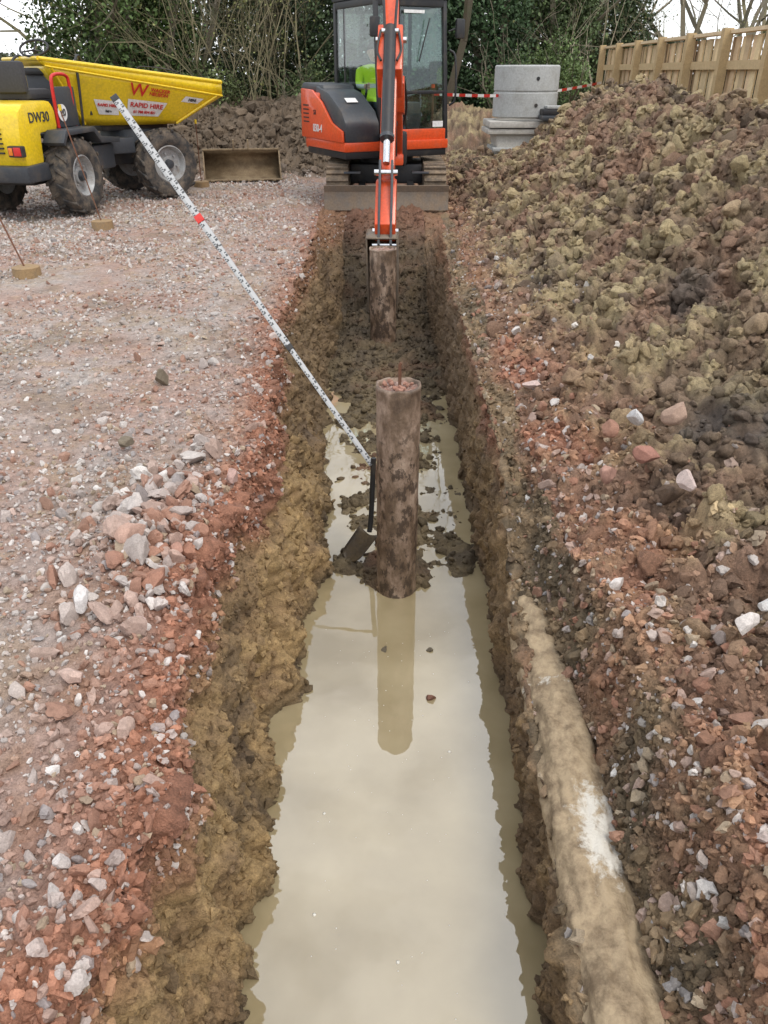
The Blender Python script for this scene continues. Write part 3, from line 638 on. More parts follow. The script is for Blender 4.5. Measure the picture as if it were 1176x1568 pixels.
def skinmesh(name,verts,edges,rad,m,root=0,sub=1):
    me=bpy.data.meshes.new(name);me.from_pydata([(M@Vector(v))[:] for v in verts],edges,[]);o=bpy.data.objects.new(name,me);COL.objects.link(o);o.parent=op
    md=o.modifiers.new('Skin','SKIN');md.use_smooth_shade=True
    for i,r_ in enumerate(rad): me.skin_vertices[0].data[i].radius=(r_ if isinstance(r_,tuple) else (r_,r_))
    me.skin_vertices[0].data[root].use_root=True
    o.modifiers.new('Sub','SUBSURF').levels=sub;o.modifiers['Sub'].render_levels=sub;me.materials.append(m);return o
bv=[(cx,.22,1.20),(cx,.24,1.38),(cx,.22,1.58),(cx,.19,1.70)];br=[(.16,.13),(.15,.12),(.17,.12),.06];be=[(0,1),(1,2),(2,3)]
for s in (-1,1):
    k=len(bv);bv+=[(cx+s*.19,.21,1.60),(cx+s*.26,.10,1.42),(cx+s*.255,-.10,1.42)];br+=[.065,.05,.036];be+=[(2,k),(k,k+1),(k+1,k+2)]
    k=len(bv);bv+=[(cx+s*.10,.10,1.20),(cx+s*.15,-.26,1.24),(cx+s*.14,-.38,.95),(cx+s*.14,-.48,.87)];br+=[.09,.065,.05,.04];be+=[(0,k),(k,k+1),(k+1,k+2),(k+2,k+3)]
skinmesh('body',bv,be,br,bodym)
for s in (-1,1):
    hvv=[(cx+s*.255,-.09,1.42),(cx+s*.258,-.15,1.425)];hr=[.028,.034];he=[(0,1)]
    for f in range(4):
        k=len(hvv);zz=1.452-f*.019;hvv+=[(cx+s*.258,-.16,zz),(cx+s*.275,-.19,zz),(cx+s*.25,-.205,zz),(cx+s*.235,-.185,zz)];hr+=[.010,.009,.009,.008];he+=[(1,k),(k,k+1),(k+1,k+2),(k+2,k+3)]
    k=len(hvv);hvv+=[(cx+s*.24,-.13,1.45),(cx+s*.23,-.165,1.47)];hr+=[.011,.009];he+=[(0,k),(k,k+1)]
    skinmesh('hand',hvv,he,hr,skin)
V,F0=ico(4);V=V.copy();x_,y_,z_=V.T
Vh=np.stack([x_*.075*(1-.12*np.clip(-z_,0,1)),y_*.095,z_*.12],-1)
Vh[:,1]-=.030*np.exp(-(x_/.16)**2-((z_+.12)/.2)**2)*(y_<0)
Vh[:,1]+=.010*np.exp(-((np.abs(x_)-.38)/.16)**2-((z_-.08)/.12)**2)*(y_<0)
Vh[:,1]-=.006*np.exp(-(x_/.3)**2-((z_+.52)/.09)**2)*(y_<0)
Vh+=np.array([cx,.15,1.83]);add('head',Vh.tolist(),F0.tolist(),skin,op,0,True)
for s in (-1,1):
    lathe('ear',[(-.012,.0),(-.01,.022),(.008,.028),(.012,.0)],(cx+s*.078,.16,1.825),(1,0,0),skin,op,12)
    lathe('eye',[(-.008,0),(-.004,.009),(.004,.009),(.008,0)],(cx+s*.029,.062,1.842),(0,1,0),black,op,10)
Vc,Fc=ico(3);Vc2=Vc.copy();Vc2[:,2]=np.maximum(Vc2[:,2],-.05);add('hair',(Vc2*np.array([.082,.102,.10])+np.array([cx,.162,1.862])).tolist(),Fc.tolist(),mat('brown_hair',(.06,.035,.02),.9),op,0,True)
# boom group
FX,FY=.13,11.12;dxy=Vector((-.12,-2.8)).normalized();yawb=math.atan2(dxy.y,dxy.x)
setM((FX,FY,0),yawb)
box('swing_post',(-.05,0,.72),(.26,.34,.40),black,ex,.04)
box('swing_bracket',(.05,0,.60),(.20,.26,.14),orange,ex,.03)
prism('boom',[(-.08,.66),(.10,.62),(.50,1.25),(1.10,1.80),(1.22,1.88),(1.22,2.02),(1.08,2.04),(.38,1.62),(.16,1.28)],'Y',-.115,.115,orange,ex,.025)
prism('boom_side_plate',[(.18,1.12),(.5,1.16),(.70,1.48),(.42,1.56)],'Y',-.14,.14,orange,ex,.02)
def cylr(name,a,b_,r,t=.6,y=0):
    a=Vector((a[0],y,a[1]));b_=Vector((b_[0],y,b_[1]));mid=a.lerp(b_,t)
    tube(name+'_barrel',[a,mid],r,black,ex,16);tube(name+'_rod',[mid,b_],r*.55,chrome,ex,12)
    tube(name+'_gland',[mid-(b_-a).normalized()*.03,mid+(b_-a).normalized()*.01],r*1.15,dgrey,ex,16)
cylr('boom_cylinder',(.18,.66),(.62,1.30),.05,.6)
cylr('arm_cylinder',(.55,1.76),(1.02,2.26),.042,.65)
prism('arm',[(.98,2.28),(1.10,2.30),(1.34,2.04),(1.52,1.76),(2.72,.32),(2.76,.18),(2.66,.12),(2.56,.20),(1.22,1.56),(1.10,1.86)],'Y',-.080,.080,orange,ex,.02)
prism('arm_nose',[(2.35,.62),(2.50,.62),(2.82,.24),(2.76,.06),(2.58,.06)],'Y',-.108,.108,orange,ex,.018)
prism('arm_head_bracket',[(1.12,1.78),(1.40,2.04),(1.75,1.62),(1.48,1.34)],'Y',-.135,.135,orange,ex,.02)
cylr('bucket_cylinder',(1.46,2.0),(2.50,.78),.066,.82)
for ya,yb in ((-.075,-.05),(.05,.075)): prism('bucket_link',[(2.40,.74),(2.52,.82),(2.60,.68),(2.92,.06),(2.84,.0),(2.5,.6)],'Y',ya,yb,dgrey,ex,.006)
for (a,b_,y_) in ((2.55,.70,.12),(2.68,.15,.135),(2.85,.04,.13),(1.18,1.90,.17),(1.50,1.97,.09)): tube('pin',[(a,-y_,b_),(a,y_,b_)],.03,chrome,ex,14)
for y_ in (-.055,.05):
    tube('hose',curvepts([(.25,y_,1.50),(.75,y_*1.3,2.02),(1.1,y_*1.6,2.36),(1.38,y_*1.3,2.22),(1.52,y_,1.96)]),.015,black,ex,8)
    tube('hose',curvepts([(1.5,y_*1.8,1.98),(1.62,y_*2.4,1.80),(1.74,y_*1.6,1.70)]),.013,black,ex,8)
for y_ in (-.1,.1): tube('hose',curvepts([(.0,y_,.95),(.1,y_*1.6,1.2),(.3,y_*1.3,1.55)]),.014,black,ex,8)
box('boom_light',(.72,-.0,1.93),(.07,.12,.08),black,ex,.015)
bp_=[(2.90,.12),(2.62,.16),(2.45,.02),(2.38,-.22),(2.42,-.50),(2.58,-.66),(2.72,-.70)]
V=[];F=[]
for (a,b_) in bp_:
    for y_ in (-.19,.13): V.append((a,y_,b_))
for i in range(len(bp_)-1): F.append((2*i,2*i+1,2*i+3,2*i+2))
o=add('bucket_shell',V,F,bladem,ex,0,True);o.modifiers.new('s','SOLIDIFY').thickness=.015
for y_ in (-.195,.12): prism('bucket_side',bp_,'Y',y_,y_+.015,bladem,ex,.002)
for k in range(3): box('tooth',(2.78,-.14+.11*k,-.715),(.14,.04,.03),bladem,ex,.006,rot=(.3,'Y'))
# ================================================================== DUMPER
yel=mat('yellow_paint',(.78,.55,.012),.38,0,.2,(.32,.22,.10),5,coat=.3)
rubber=mat('tyre_rubber',(.032,.032,.032),.8,0,.6,(.19,.15,.11),9,.3,60)
rimm=mat('grey_wheel_rim',(.36,.37,.37),.5,.2,.5,(.2,.16,.12),10)
du=empty('site_dumper')
def wheel(c,ax,Rr=.46,Wd=.30):
    c=Vector(c);ax=Vector(ax).normalized();h=Wd/2
    lathe('tyre',[(-h*.8,Rr*.52),(-h,Rr*.62),(-h*1.02,Rr*.78),(-h*.93,Rr*.90),(-h*.6,Rr*.945),(0,Rr*.955),(h*.6,Rr*.945),(h*.93,Rr*.90),(h*1.02,Rr*.78),(h,Rr*.62),(h*.8,Rr*.52)],c,ax,rubber,du,56)
    lathe('rim',[(h*.80,Rr*.54),(h*.86,Rr*.50),(h*.70,Rr*.46),(h*.35,Rr*.42),(h*.30,Rr*.22),(h*.5,Rr*.20),(h*.5,Rr*.0)],c,ax,rimm,du,40)
    lathe('rim_back',[(-h*.7,Rr*.54),(-h*.5,Rr*.4),(-h*.3,0)],c,ax,rimm,du,32)
    u=ax.orthogonal().normalized();w=ax.cross(u)
    lathe('hub',[(h*.45,Rr*.14),(h*.85,Rr*.12),(h*.9,0)],c,ax,dgrey,du,20)
    for k in range(6):
        a=k*math.pi/3;p=c+(u*math.cos(a)+w*math.sin(a))*Rr*.30+ax*h*.33;tube('bolt',[p,p+ax*.035],.014,rimm,du,6)
    n=15
    for k in range(n):
        for s in (-1,1):
            a=2*math.pi*(k+(.5 if s>0 else 0))/n;V=[]
            for (t,da) in ((.02,0.0),(1.03,.20)):
                for (rr_,ww) in ((.93,.062),(1.0,.050)):
                    rr2=rr_ if t<.5 else rr_-.035
                    for dw in (-ww,ww):
                        an=a+da+dw;V.append(c+ax*(s*h*t)+(u*math.cos(an)+w*math.sin(an))*Rr*rr2)
            add('lug',V,[(0,1,3,2),(4,5,7,6),(0,1,5,4),(2,3,7,6),(0,2,6,4),(1,3,7,5)],rubber,du,.006,seg=1)
ry=math.atan2(.98,.2);setM((-4.44,10.64,0),ry)
for s in (-1,1): wheel((0,s*.56,.46),(0,s,0))
box('rear_chassis',(.25,0,.52),(1.5,.62,.26),black,du,.03)
lathe('axle',[(-.5,0),(-.5,.07),(.5,.07),(.5,0)],(0,0,.46),(0,1,0),black,du,14)
prism('engine_hood',[(-.80,.62),(-.86,.92),(-.80,1.20),(-.68,1.28),(-.12,1.30),(-.05,1.20),(-.05,.98),(-.42,.96),(-.46,.62)],'Y',-.48,.48,yel,du,.05)
prism('rear_bumper',[(-.88,.46),(-.90,.64),(-.45,.66),(-.42,.46)],'Y',-.52,.52,dgrey,du,.03)
for k in range(6): box('grille_slat',(-.862,0,.78+.05*k),(.02,.5,.018),black,du,.003)
amb=mat('amber_lens',(.7,.2,.02),.3)
for s in (-1,1):
    box('lamp_housing',(-.865,s*.41,.80),(.07,.19,.12),black,du,.015);box('tail_lamp',(-.903,s*.44,.80),(.012,.09,.09),redm,du,.004);box('indicator',(-.903,s*.355,.80),(.012,.05,.08),amb,du,.004)
    prism('mudguard',[(-.40,.86),(-.30,.99),(.36,1.0),(.50,.88),(.95,.84),(.95,.78),(.48,.80),(.33,.94),(-.27,.93),(-.36,.82)],'Y',s*.45,s*.73,dgrey,du,.015)
    box('side_tank',(.68,s*.48,.62),(.5,.30,.30),dgrey,du,.03)
    tube('red_guard_hoop',curvepts([(-.02,s*.47,1.0),(-.04,s*.49,1.45),(.02,s*.49,1.56),(.28,s*.49,1.56),(.34,s*.49,1.45),(.36,s*.47,1.0)],6),.020,redm,du)
    box('side_panel',(.20,s*.475,1.22),(.44,.05,.44),dgrey,du,.03)
lathe('speed_disc',[(0,.0),(0,.095),(.006,.095),(.008,0)],(.06,-.503,1.16),(0,-1,0),white,du,28)
text('20',.11,frame((.06,-.514,1.16),(1,0,0),(0,0,1)),black,du)
text('DW30',.15,frame((-.42,-.486,1.13),(1,0,0),(0,0,1)),dgrey,du)
box('seat_cushion',(.12,0,1.36),(.46,.46,.12),seatm,du,.05);box('seat_backrest',(-.12,0,1.54),(.10,.42,.34),seatm,du,.05)
box('dash_console',(.72,0,1.22),(.30,.50,.78),dgrey,du,.05);box('dash_top',(.66,0,1.60),(.3,.52,.08),black,du,.03)
box('footplate',(.45,0,.90),(.6,.9,.04),dgrey,du,.01)
tube('steering_column',[(.62,0,1.60),(.50,0,1.82)],.02,black,du)
lt=[(.50+.08*math.cos(a),.19*math.sin(a),1.85+.088*math.cos(a)) for a in [i*2*math.pi/24 for i in range(25)]];tube('steering_wheel',lt,.014,black,du,8)
for a in (0,2.1,4.2): tube('spoke',[(.50,0,1.83),(.50+.08*math.cos(a),.19*math.sin(a),1.85+.088*math.cos(a))],.01,black,du,6)
for s in (-1,1): tube('handrail',curvepts([(.62,s*.42,.95),(.62,s*.46,1.5),(.66,s*.44,1.72),(.85,s*.40,1.72),(.9,s*.40,1.1)],6),.016,black,du)
fyaw=math.atan2(.69,.72);setM((-3.50,12.40,0),fyaw)
for s in (-1,1): wheel((0,s*.56,.46),(0,s,0),.46,.32)
box('front_chassis',(-.25,0,.60),(1.5,.56,.28),black,du,.03)
lathe('front_axle',[(-.5,0),(-.5,.08),(.5,.08),(.5,0)],(0,0,.46),(0,1,0),black,du,14)
lathe('swivel_ring',[(0,0),(0,.40),(.16,.40),(.16,0)],(-.2,0,.74),(0,0,1),dgrey,du,28)
box('skip_cradle',(-.25,0,.93),(1.0,.62,.08),black,du,.02)
for s in (-1,1): box('front_guard',(-.62,s*.42,.72),(.4,.26,.2),dgrey,du,.03)
setM((-3.50,12.40,0),fyaw-math.radians(6))
bot=[(-1.0,-.46,.98),(.36,-.46,.96),(.36,.46,.96),(-1.0,.46,.98)]
rim_=[(-1.50,-.78,1.74),(.95,-.74,1.47),(.95,.74,1.47),(-1.50,.78,1.74)]
low=[(-1.44,-.765,1.66),(.95,-.735,1.30),(.95,.735,1.30),(-1.44,.765,1.66)]
V=[];F=[]
def gridquad(a,b,c,d_,nu=14,nv=7):
    k=len(V)
    for i in range(nv+1):
        for q in range(nu+1):
            u=q/nu;v=i/nv;V.append((Vector(a).lerp(Vector(b),u)).lerp(Vector(d_).lerp(Vector(c),u),v))
    for i in range(nv):
        for q in range(nu): F.append((k+i*(nu+1)+q,k+i*(nu+1)+q+1,k+(i+1)*(nu+1)+q+1,k+(i+1)*(nu+1)+q))
gridquad(*bot,4,4)
for i in range(4):
    k=(i+1)%4;gridquad(bot[i],bot[k],low[k],low[i]);gridquad(low[i],low[k],rim_[k],rim_[i],14,1)
o=add('skip',V,F,yel,du,0,True);md=o.modifiers.new('s','SOLIDIFY');md.thickness=.014;md.offset=0
rp=[Vector(v) for v in rim_];
for i in range(4): tube('rim_tube',[rp[i],rp[(i+1)%4]],.024,yel,du,8)
rp=[Vector(v) for v in low];tube('fold_line',[rp[0]+Vector((0,-.012,0)),rp[1]+Vector((0,-.012,0))],.012,yel,du,8)
def side(u,v,off=.0):
    a=Vector(bot[0]).lerp(Vector(bot[1]),u);b_=Vector(low[0]).lerp(Vector(low[1]),u);p=a.lerp(b_,v)
    nn=(Vector(bot[1])-Vector(bot[0])).cross(Vector(low[0])-Vector(bot[0])).normalized()
    if nn.y>0: nn=-nn
    return p+nn*off
def decal(name,u0,u1,v0,v1,m,off=.016):
    VV=[];FF=[]
    for i in range(5):
        for k in range(5): VV.append(side(u0+(u1-u0)*i/4,v0+(v1-v0)*k/4,off)[:])
    for i in range(4):
        for k in range(4): FF.append((i*5+k,i*5+k+1,(i+1)*5+k+1,(i+1)*5+k))
    add(name,VV,FF,m,du)
def sidetext(s,size,u,v,m,off=.026):
    p=side(u,v,off);text(s,size,frame(p,side(u+.05,v)-side(u-.05,v),side(u,v+.1)-side(u,v-.1)),m,du)
decal('hire_sign',.44,.72,.22,.60,white);sidetext('RAPID HIRE',.090,.58,.48,redm);sidetext('01 788 834 821',.05,.58,.32,redm)
decal('hire_sign',.20,.37,.22,.52,white);sidetext('RAPID HIRE',.05,.285,.42,redm);sidetext('hire',.05,.285,.3,black)
decal('hire_sign',.80,.92,.68,.84,white);sidetext('HIRE',.055,.86,.76,black)
sidetext('W',.24,.50,.82,redm);sidetext('WACKER',.065,.63,.88,redm);sidetext('NEUSON',.065,.63,.78,redm)
for u in (.03,.97):
    tube('skip_rib',[side(u,0.02,.01),side(u,.98,.01)],.018,yel,du,8)
tube('skip_rail',curvepts([(.3,.6,1.55),(.35,.6,1.66),(.9,.6,1.6),(.95,.6,1.5)],6),.008,black,du,6)
# ================================================================== GRADING BUCKET
gb=empty('grading_bucket');setM((-2.38,14.1,0.02),math.radians(10))
rust=mat('rusty_bucket_steel',(.17,.12,.07),.7,.2,.7,(.30,.23,.14),8,.4)
pr=[(-.30,.02),(-.10,.0),(.08,.04),(.19,.14),(.22,.27),(.16,.38),(.04,.44)]
V=[];F=[]
for (a,b_) in pr:
    for x_ in (-.62,.62): V.append((x_,a,b_))
for i in range(len(pr)-1): F.append((2*i,2*i+1,2*i+3,2*i+2))
o=add('shell',V,F,rust,gb,0,True);o.modifiers.new('s','SOLIDIFY').thickness=.014
for x_ in (-.635,.615): prism('side_plate',pr,'X',x_,x_+.02,rust,gb,.002)
box('cutting_edge',(0,-.30,.02),(1.3,.10,.02),rust,gb,.003);box('top_beam',(0,.05,.45),(1.26,.06,.03),rust,gb,.01)
for x_ in (-.12,.12): prism('hanger',[(-.0,.45),(.16,.42),(.12,.60),(.02,.60)],'X',x_-.012,x_+.012,rust,gb,.003)
for k in range(6): box('tooth',(-.5+.2*k,-.38,.02),(.06,.12,.025),rust,gb,.006)
# ================================================================== CONCRETE UNITS
conc=mat('precast_concrete',(.50,.48,.44),.9,0,.45,(.36,.33,.28),5,.4,60)
conc2=mat('grey_concrete',(.42,.43,.42),.9,0,.4,(.28,.27,.24),6,.4,60)
ci=empty('concrete_manhole_ring');setM((2.36,14.6,0))
lathe('ring_shell',[(0,.50),(.02,.53),(.36,.53),(.375,.515),(.385,.515),(.40,.53),(.74,.53),(.76,.51),(.76,.44),(0,.44),(0,.50)],(0,0,.93),(0,0,1),conc2,ci,72)
for z in (1.12,1.50): lathe('lifting_hole',[(0,0),(0,.028),(.02,.028)],(.1,-.53,z),(0,1,0),black,ci,14)
cb=empty('concrete_slab_stack')
prism('tapered_block',[(-.42,.25),(.30,.25),(.52,.70),(-.52,.70)],'Y',-.4,.4,conc,cb,.03)
box('cover_slab',(.02,0,.84),(1.30,1.0,.10),conc,cb,.02);box('cover_slab',(-.05,0,.735),(1.2,.95,.08),conc,cb,.02)
box('cover_slab',(-.12,-.1,.47),(.86,.9,.05),conc2,cb,.01)
box('dark_slab',(.55,-.55,1.03),(.75,.4,.09),black,cb,.02);box('dark_slab',(.58,-.55,.95),(.85,.5,.07),dgrey,cb,.02);box('pallet_board',(.5,-.58,1.10),(.5,.3,.04),conc2,cb,.01)
# ================================================================== FENCE
fe=empty('timber_fence')
wood=attrmat('fence_timber',rough=.8,s1=12,s2=70,bump=.3,dist=.004,contrast=.18)
def boxes(name,L_,m,parent):
    V=[];F=[];Cx=[]
    for (c,s,ya,cl) in L_:
        k=len(V);ca,sa=math.cos(ya),math.sin(ya)
        for x in (-.5,.5):
            for y in (-.5,.5):
                for z in (-.5,.5):
                    lx,ly=x*s[0],y*s[1];V.append((c[0]+lx*ca-ly*sa,c[1]+lx*sa+ly*ca,c[2]+z*s[2]));Cx.append(cl)
        F+=[(k,k+1,k+3,k+2),(k+4,k+6,k+7,k+5),(k,k+4,k+5,k+1),(k+2,k+3,k+7,k+6),(k,k+2,k+6,k+4),(k+1,k+5,k+7,k+3)]
    return npmesh(name,V,F,m,np.array(Cx),parent=parent)
fa=Vector((3.62,4.6));fb=Vector((4.02,16.3));fl_=(fb-fa).length;fd=(fb-fa).normalized();fyw=math.atan2(fd.y,fd.x)
r=np.random.default_rng(5);bd=[];ps=[]
def wc(): 
    t=r.uniform(.7,1.12);return (.66*t,.51*t*r.uniform(.95,1.03),.31*t)
for i in range(int(fl_/.15)):
    p=fa+fd*(i+.5)*.15;k=.022 if i%2 else .0;bd.append(((p.x+.05+k,p.y,.98+r.uniform(-.004,.004)),(.135,.018,1.9),fyw,wc()))
for i in range(int(fl_/1.28)+1):
    p=fb-fd*(i*1.28);ps.append(((p.x-.045,p.y,.97),(.10,.10,2.08),fyw,(.46,.34,.185)))
mid=(fa+fb)/2
for z in (.55,1.15,1.66): ps.append(((mid.x+.012,mid.y,z),(fl_,.045,.085),fyw,(.50,.375,.21)))
ps.append(((mid.x+.03,mid.y,1.975),(fl_,.12,.035),fyw,(.64,.50,.32)))
boxes('boards',bd,wood,fe);boxes('posts_and_rails',ps,wood,fe)
# ================================================================== TAPE, PINS
pa=Vector((.75,13.4,1.30));pb=Vector((4.0,16.2,1.42));n=60;V=[];F=[];mi=[]
for i in range(n+1):
    t=i/n;p=pa.lerp(pb,t);p.z-=.10*math.sin(math.pi*t);tw=.3*math.sin(t*9);V.append((p.x,p.y+.03*math.sin(tw),p.z-.022*math.cos(tw)));V.append((p.x,p.y-.03*math.sin(tw),p.z+.022*math.cos(tw)))
for i in range(n): F.append((2*i,2*i+2,2*i+3,2*i+1));mi.append((i//2)%2)
npmesh('barrier_tape',V,F,[redp,white],mi=mi)
setM();post_=empty('tape_stake');tube('stake',[(.75,13.4,0),(.75,13.4,1.4)],.018,rebar_m,post_);tube('cap',[(.75,13.4,1.38),(.75,13.4,1.43)],.028,orange,post_)
yp=mat('yellow_plastic',(.7,.5,.02),.5);wd=mat('muddy_timber',(.30,.20,.10),.85,0,.5,(.2,.15,.10),12,.4)
def pin(x,y,top):
    e=empty('setting_out_pin');tube('peg_block',[(x,y,-.03),(x,y,.085),(x,y,.09)],[.125,.12,.105],wd,e,12)
    tube('rod',[(x,y,.05),top],.008,rebar_m,e,8);t=Vector(top);tube('cap',[t,t+Vector((0,0,.06))],.018,yp,e,10)
pin(-3.2,7.05,(-3.62,7.35,.95));pin(-3.3,9.5,(-3.62,9.7,1.22));pin(-2.9,13.2,(-2.9,13.25,.9))
# ================================================================== VEGETATION
bark=mat('bark',(.14,.12,.085),.9,0,.4,(.10,.13,.06),5,.5,40);twig=mat('bare_twigs',(.20,.17,.10),.9,0,.4,(.15,.17,.07),3)
palebark=mat('pale_bark',(.33,.28,.20),.85,0,.3)
leafm,nt,b=newmat('foliage');at=N(nt,'ShaderNodeAttribute');at.attribute_name='Col';nt.links.new(at.outputs['Color'],b.inputs['Base Color']);b.inputs['Roughness'].default_value=.5;b.inputs['Specular IOR Level'].default_value=.25
def grow(r,p,d,L_,rad,depth,segs_,tips,wob=.16,up=.05,kids=3,nst=5):
    st=L_/nst
    for i in range(nst):
        d=d+r.normal(0,wob,3)+np.array([0,0,up]);d=d/np.linalg.norm(d);q=p+d*st;r1=rad*(1-.55*(i+1)/nst)
        segs_.append((p,q,rad*(1-.55*i/nst),r1));p=q
        if depth>0 and i>=1:
            for _ in range(kids if i<nst-1 else kids+1):
                if r.random()<.62:
                    dd=d+r.normal(0,.55,3);dd/=np.linalg.norm(dd);grow(r,p,dd,L_*r.uniform(.4,.65),r1*.6,depth-1,segs_,tips,wob,up,kids,max(3,nst-1))
    tips.append(p)
def segmesh(segs_):
    P0=np.array([s[0] for s in segs_]);P1=np.array([s[1] for s in segs_]);R0=np.array([s[2] for s in segs_]);R1=np.array([s[3] for s in segs_])
    d_=P1-P0;d_/=np.linalg.norm(d_,axis=1)[:,None]+1e-9;a=np.where(np.abs(d_[:,2:3])<.9,np.array([[0,0,1.]]),np.array([[1.,0,0]]));u=np.cross(d_,a);u/=np.linalg.norm(u,axis=1)[:,None];v=np.cross(d_,u)
    n=len(P0);V=np.zeros((n,6,3))
    for k in range(3):
        c,s=math.cos(k*2*math.pi/3),math.sin(k*2*math.pi/3);o=u*c+v*s;V[:,k]=P0+o*R0[:,None];V[:,3+k]=P1+o*R1[:,None]
    f=np.array([[k,(k+1)%3,3+(k+1)%3,3+k] for k in range(3)]);F=(f[None]+(np.arange(n)*6)[:,None,None]).reshape(-1,4)
    return V.reshape(-1,3),F
def leaves(r,cent,size,base,var=.35):
    n=len(cent);Rm=rotm(n,r);s=size*r.uniform(.6,1.3,n)
    q=np.array([[-.5,0,0],[0,-.35,.06],[.5,0,0],[0,.35,.06]]);V=np.einsum('nij,vj->nvi',Rm,q)*s[:,None,None]+cent[:,None,:]
    F=np.arange(n*4).reshape(n,4);c=base*(1+r.uniform(-var,var,(n,1)));return V.reshape(-1,3),F,np.repeat(c,4,0)
def plant(name,segs_,lv,barkm):
    V,F=segmesh(segs_);mi=np.zeros(len(F),int);Cx=np.full((len(V),3),.1)
    if lv is not None:
        V2,F2,C2=lv;F=np.concatenate([F,F2+len(V)]);V=np.concatenate([V,V2]);mi=np.concatenate([mi,np.ones(len(F2),int)]);Cx=np.concatenate([Cx,C2])
    return npmesh(name,V,F,[barkm,leafm],Cx,mi=mi)
def clumps(r,c,rad,ncl,per,cs,zsq=1.0):
    d_=r.normal(size=(ncl,3));d_/=np.linalg.norm(d_,axis=1)[:,None];rr=r.uniform(.35,1,ncl)**.6
    cc=np.array(c)+d_*rr[:,None]*np.array(rad);sh=r.uniform(.5,1.7,ncl)
    pts=np.repeat(cc,per,0)+r.normal(0,1,(ncl*per,3))*cs*np.array([1,1,zsq]);return pts,np.repeat(sh,per)
def ivytree(x,y,h,w,seed,green=(.055,.085,.028),n=300,per=70):
    r=np.random.default_rng(seed);s=[];t=[]
    for k in range(4):
        dd=np.array([r.normal(0,.18),r.normal(0,.18),1.]);dd/=np.linalg.norm(dd);grow(r,np.array([x+r.normal(0,.25),y+r.normal(0,.2),.2]),dd,h*.8,.11,2,s,t,.1,.08,2,4)
    pts,shd=clumps(r,(x,y,h*.42+.3),(w,w*.7,h*.5),n,per,.16)
    k=pts[:,2]>.3;pts=pts[k];shd=shd[k];base=np.array(green)[None]*shd[:,None]
    plant('ivy_covered_tree',s,leaves(r,pts,.085,base),bark)
for (x,y,h,w,sd,g) in [(-6.0,18.7,5,1.25,1,(.07,.11,.035)),(-4.9,19.6,5,.9,2,(.06,.095,.03)),(.9,18.9,5.6,1.0,3,(.040,.068,.032)),(2.0,19.0,5.6,1.0,4,(.046,.08,.035)),(-.6,19.8,5.5,1.2,5,(.045,.07,.03)),(3.6,20.6,5,1.2,6,(.07,.10,.04)),(-2.6,21.2,5.5,1.4,7,(.055,.075,.032)),(5.6,23,4.2,1.2,8,(.055,.08,.035))]:
    ivytree(x,y,h,w,sd,g)
def thicket(name,x0,x1,y0,y1,n,h,seed,m,depth=2,lean=.25,z0=.6,rad=.016,kids=2,lf=.6,wob=.16):
    r=np.random.default_rng(seed);s=[];t=[]
    for i in range(n):
        dd=np.array([r.normal(0,lean),r.normal(0,lean),1.]);dd/=np.linalg.norm(dd);grow(r,np.array([r.uniform(x0,x1),r.uniform(y0,y1),z0]),dd,h*r.uniform(.5,1.1),rad*r.uniform(.5,1.4),depth,s,t,wob,.03,kids,4)
    pts=np.array(t);pts=pts[r.random(len(pts))<lf]
    pts=np.concatenate([pts]*3)+r.normal(0,.06,(len(pts)*3,3))
    base=np.tile(np.array([.14,.145,.05]),(len(pts),1));plant(name,s,leaves(r,pts,.05,base,.5),m)
thicket('bare_thicket',-5.0,-1.4,18.4,19.6,60,3.4,11,twig,lean=.38,wob=.2,lf=.8)
thicket('bare_thicket',-8.5,-7.0,19.5,21,5,2.0,12,twig,lean=.35)
thicket('bare_thicket',2.7,4.6,18.0,19,9,3.0,13,palebark,lean=.4,rad=.02,lf=.15)
thicket('bare_thicket',4.6,11,21,24,22,3.0,14,twig,lean=.35)
def shrub(x,y,w,h,seed,green,n=60):
    r=np.random.default_rng(seed);s=[];t=[]
    for k in range(6):
        dd=np.array([r.normal(0,.4),r.normal(0,.4),1.]);dd/=np.linalg.norm(dd);grow(r,np.array([x,y,.3]),dd,h*.8,.03,1,s,t,.16,.05,2,4)
    pts,shd=clumps(r,(x,y,h*.55+.3),(w,w*.7,h*.5),n,55,.1);k=pts[:,2]>.2;plant('evergreen_shrub',s,leaves(r,pts[k],.06,np.array(green)[None]*shd[k][:,None]),bark)
shrub(3.35,17.2,.55,1.9,21,(.09,.13,.045));shrub(2.7,18.0,.6,1.7,22,(.065,.10,.035));shrub(-3.6,18.2,.8,1.4,23,(.075,.095,.035),70);shrub(-7.0,18.2,.9,1.4,24,(.07,.09,.035),70);shrub(-1.6,18.2,.7,1.3,25,(.065,.09,.035),60)
def bigtree(x,y,h,seed,m,name='bare_tree'):
    r=np.random.default_rng(seed);s=[];t=[];p=np.array([x,y,-.2]);d0=np.array([r.normal(0,.05),0,1.]);s.append((p,p+d0*h*.2,h*.024,h*.019));p=p+d0*h*.2
    for k in range(5):
        dd=np.array([r.normal(0,.5),r.normal(0,.5),1.]);dd/=np.linalg.norm(dd);grow(r,p,dd,h*.5,h*.012,3,s,t,.14,.03,2,4)
    plant(name,s,None,m)
for (x,y,h,sd,m) in [(-13.8,30,8,31,bark),(-12.0,33,8,32,twig),(-16,36,9,33,bark),(8.6,26,8,34,palebark),(11,28,8,35,bark),(6.2,25,8,36,bark),(14,34,9,38,twig)]: bigtree(x,y,h,sd,m)
r=np.random.default_rng(77);n=70000;hx=r.uniform(-30,30,n);hy=26+r.normal(0,1.0,n)+.02*hx
top=1.5+.6*vn(hx*.35,hx*0,hx*0,5)+2.5*ss(-9.2,-7.2,hx)-2.2*ss(3.5,6.5,hx);hz=top*r.random(n)**.8
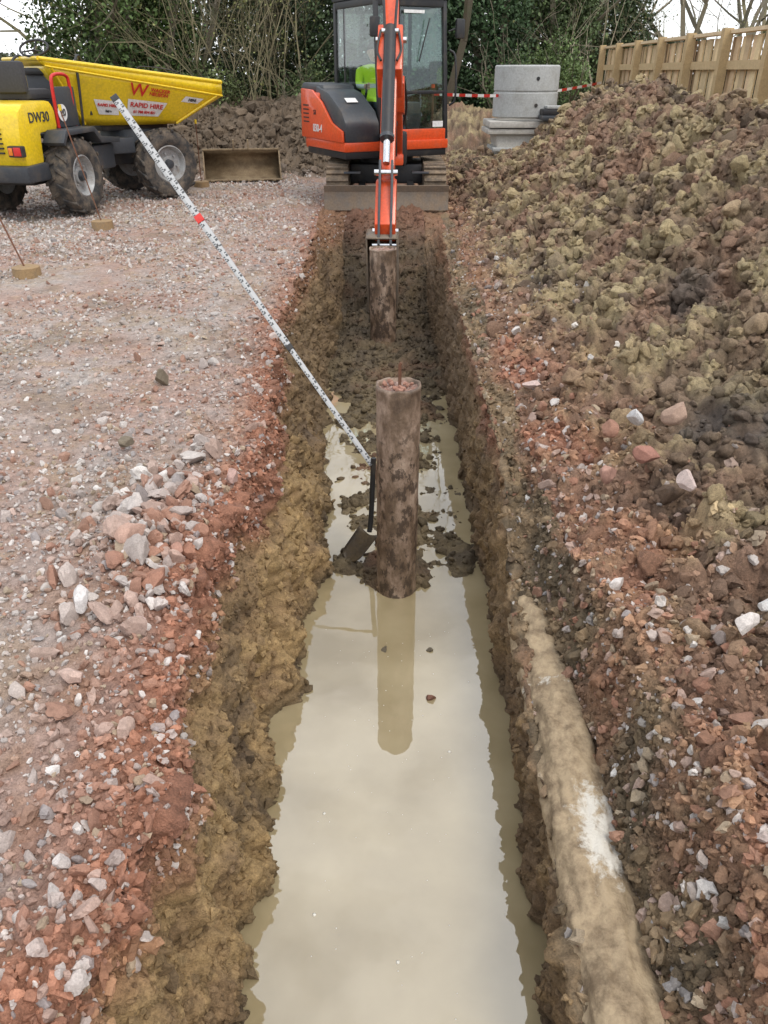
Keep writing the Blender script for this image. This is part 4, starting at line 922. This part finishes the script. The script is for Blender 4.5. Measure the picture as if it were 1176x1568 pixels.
sh_=.7+.5*vn(hx*1.2,hz*1.2,hy*.5,9)
V,Fq,Cq=leaves(r,np.stack([hx,hy,hz],-1),.20,np.array([.055,.068,.035])[None]*sh_[:,None])
npmesh('hedge',V,Fq,leafm,Cq)
# ================================================================== LIGHT / SKY / CAMERA
w=bpy.data.worlds.new('World');scene.world=w;w.use_nodes=True;nt=w.node_tree;L=nt.links;bg=nt.nodes['Background']
sk=N(nt,'ShaderNodeTexSky');sk.sky_type='NISHITA';sk.sun_disc=False;el=math.radians(58);rot=math.radians(140)
sk.sun_elevation=el;sk.sun_rotation=rot;sk.dust_density=2;sk.air_density=1
tc=N(nt,'ShaderNodeTexCoord');n=N(nt,'ShaderNodeTexNoise');n.inputs['Scale'].default_value=2.6;n.inputs['Detail'].default_value=7;n.inputs['Roughness'].default_value=.55
mp=N(nt,'ShaderNodeMapping');mp.inputs['Scale'].default_value=(1,1,2.2);L.new(tc.outputs['Generated'],mp.inputs[0]);L.new(mp.outputs[0],n.inputs['Vector'])
mr=N(nt,'ShaderNodeMapRange');mr.inputs[1].default_value=.40;mr.inputs[2].default_value=.60;mr.inputs[3].default_value=.35;mr.inputs[4].default_value=1;L.new(n.outputs['Fac'],mr.inputs[0])
mx=N(nt,'ShaderNodeMixRGB');L.new(mr.outputs[0],mx.inputs[0]);L.new(sk.outputs[0],mx.inputs[1]);mx.inputs[2].default_value=(12.2,12.4,12.8,1)
L.new(mx.outputs[0],bg.inputs[0]);bg.inputs[1].default_value=.15
sl=bpy.data.lights.new('sun','SUN');sl.energy=1.5;sl.angle=math.radians(20);sl.color=(1,.94,.85);so=bpy.data.objects.new('sun',sl);COL.objects.link(so)
az=rot;dirv=Vector((math.sin(az)*math.cos(el),math.cos(az)*math.cos(el),math.sin(el)))
so.rotation_euler=dirv.to_track_quat('Z','Y').to_euler()
cam=bpy.data.cameras.new('camera');cam.sensor_fit='VERTICAL';cam.sensor_height=36;cam.lens=27.05;cam.clip_end=600;cam.clip_start=.05
co=bpy.data.objects.new('camera',cam);COL.objects.link(co);co.location=(0,0,1.6);co.rotation_euler=(math.radians(90-29.8),0,0);scene.camera=co
scene.view_settings.view_transform='Standard';scene.view_settings.look='None';scene.view_settings.exposure=0
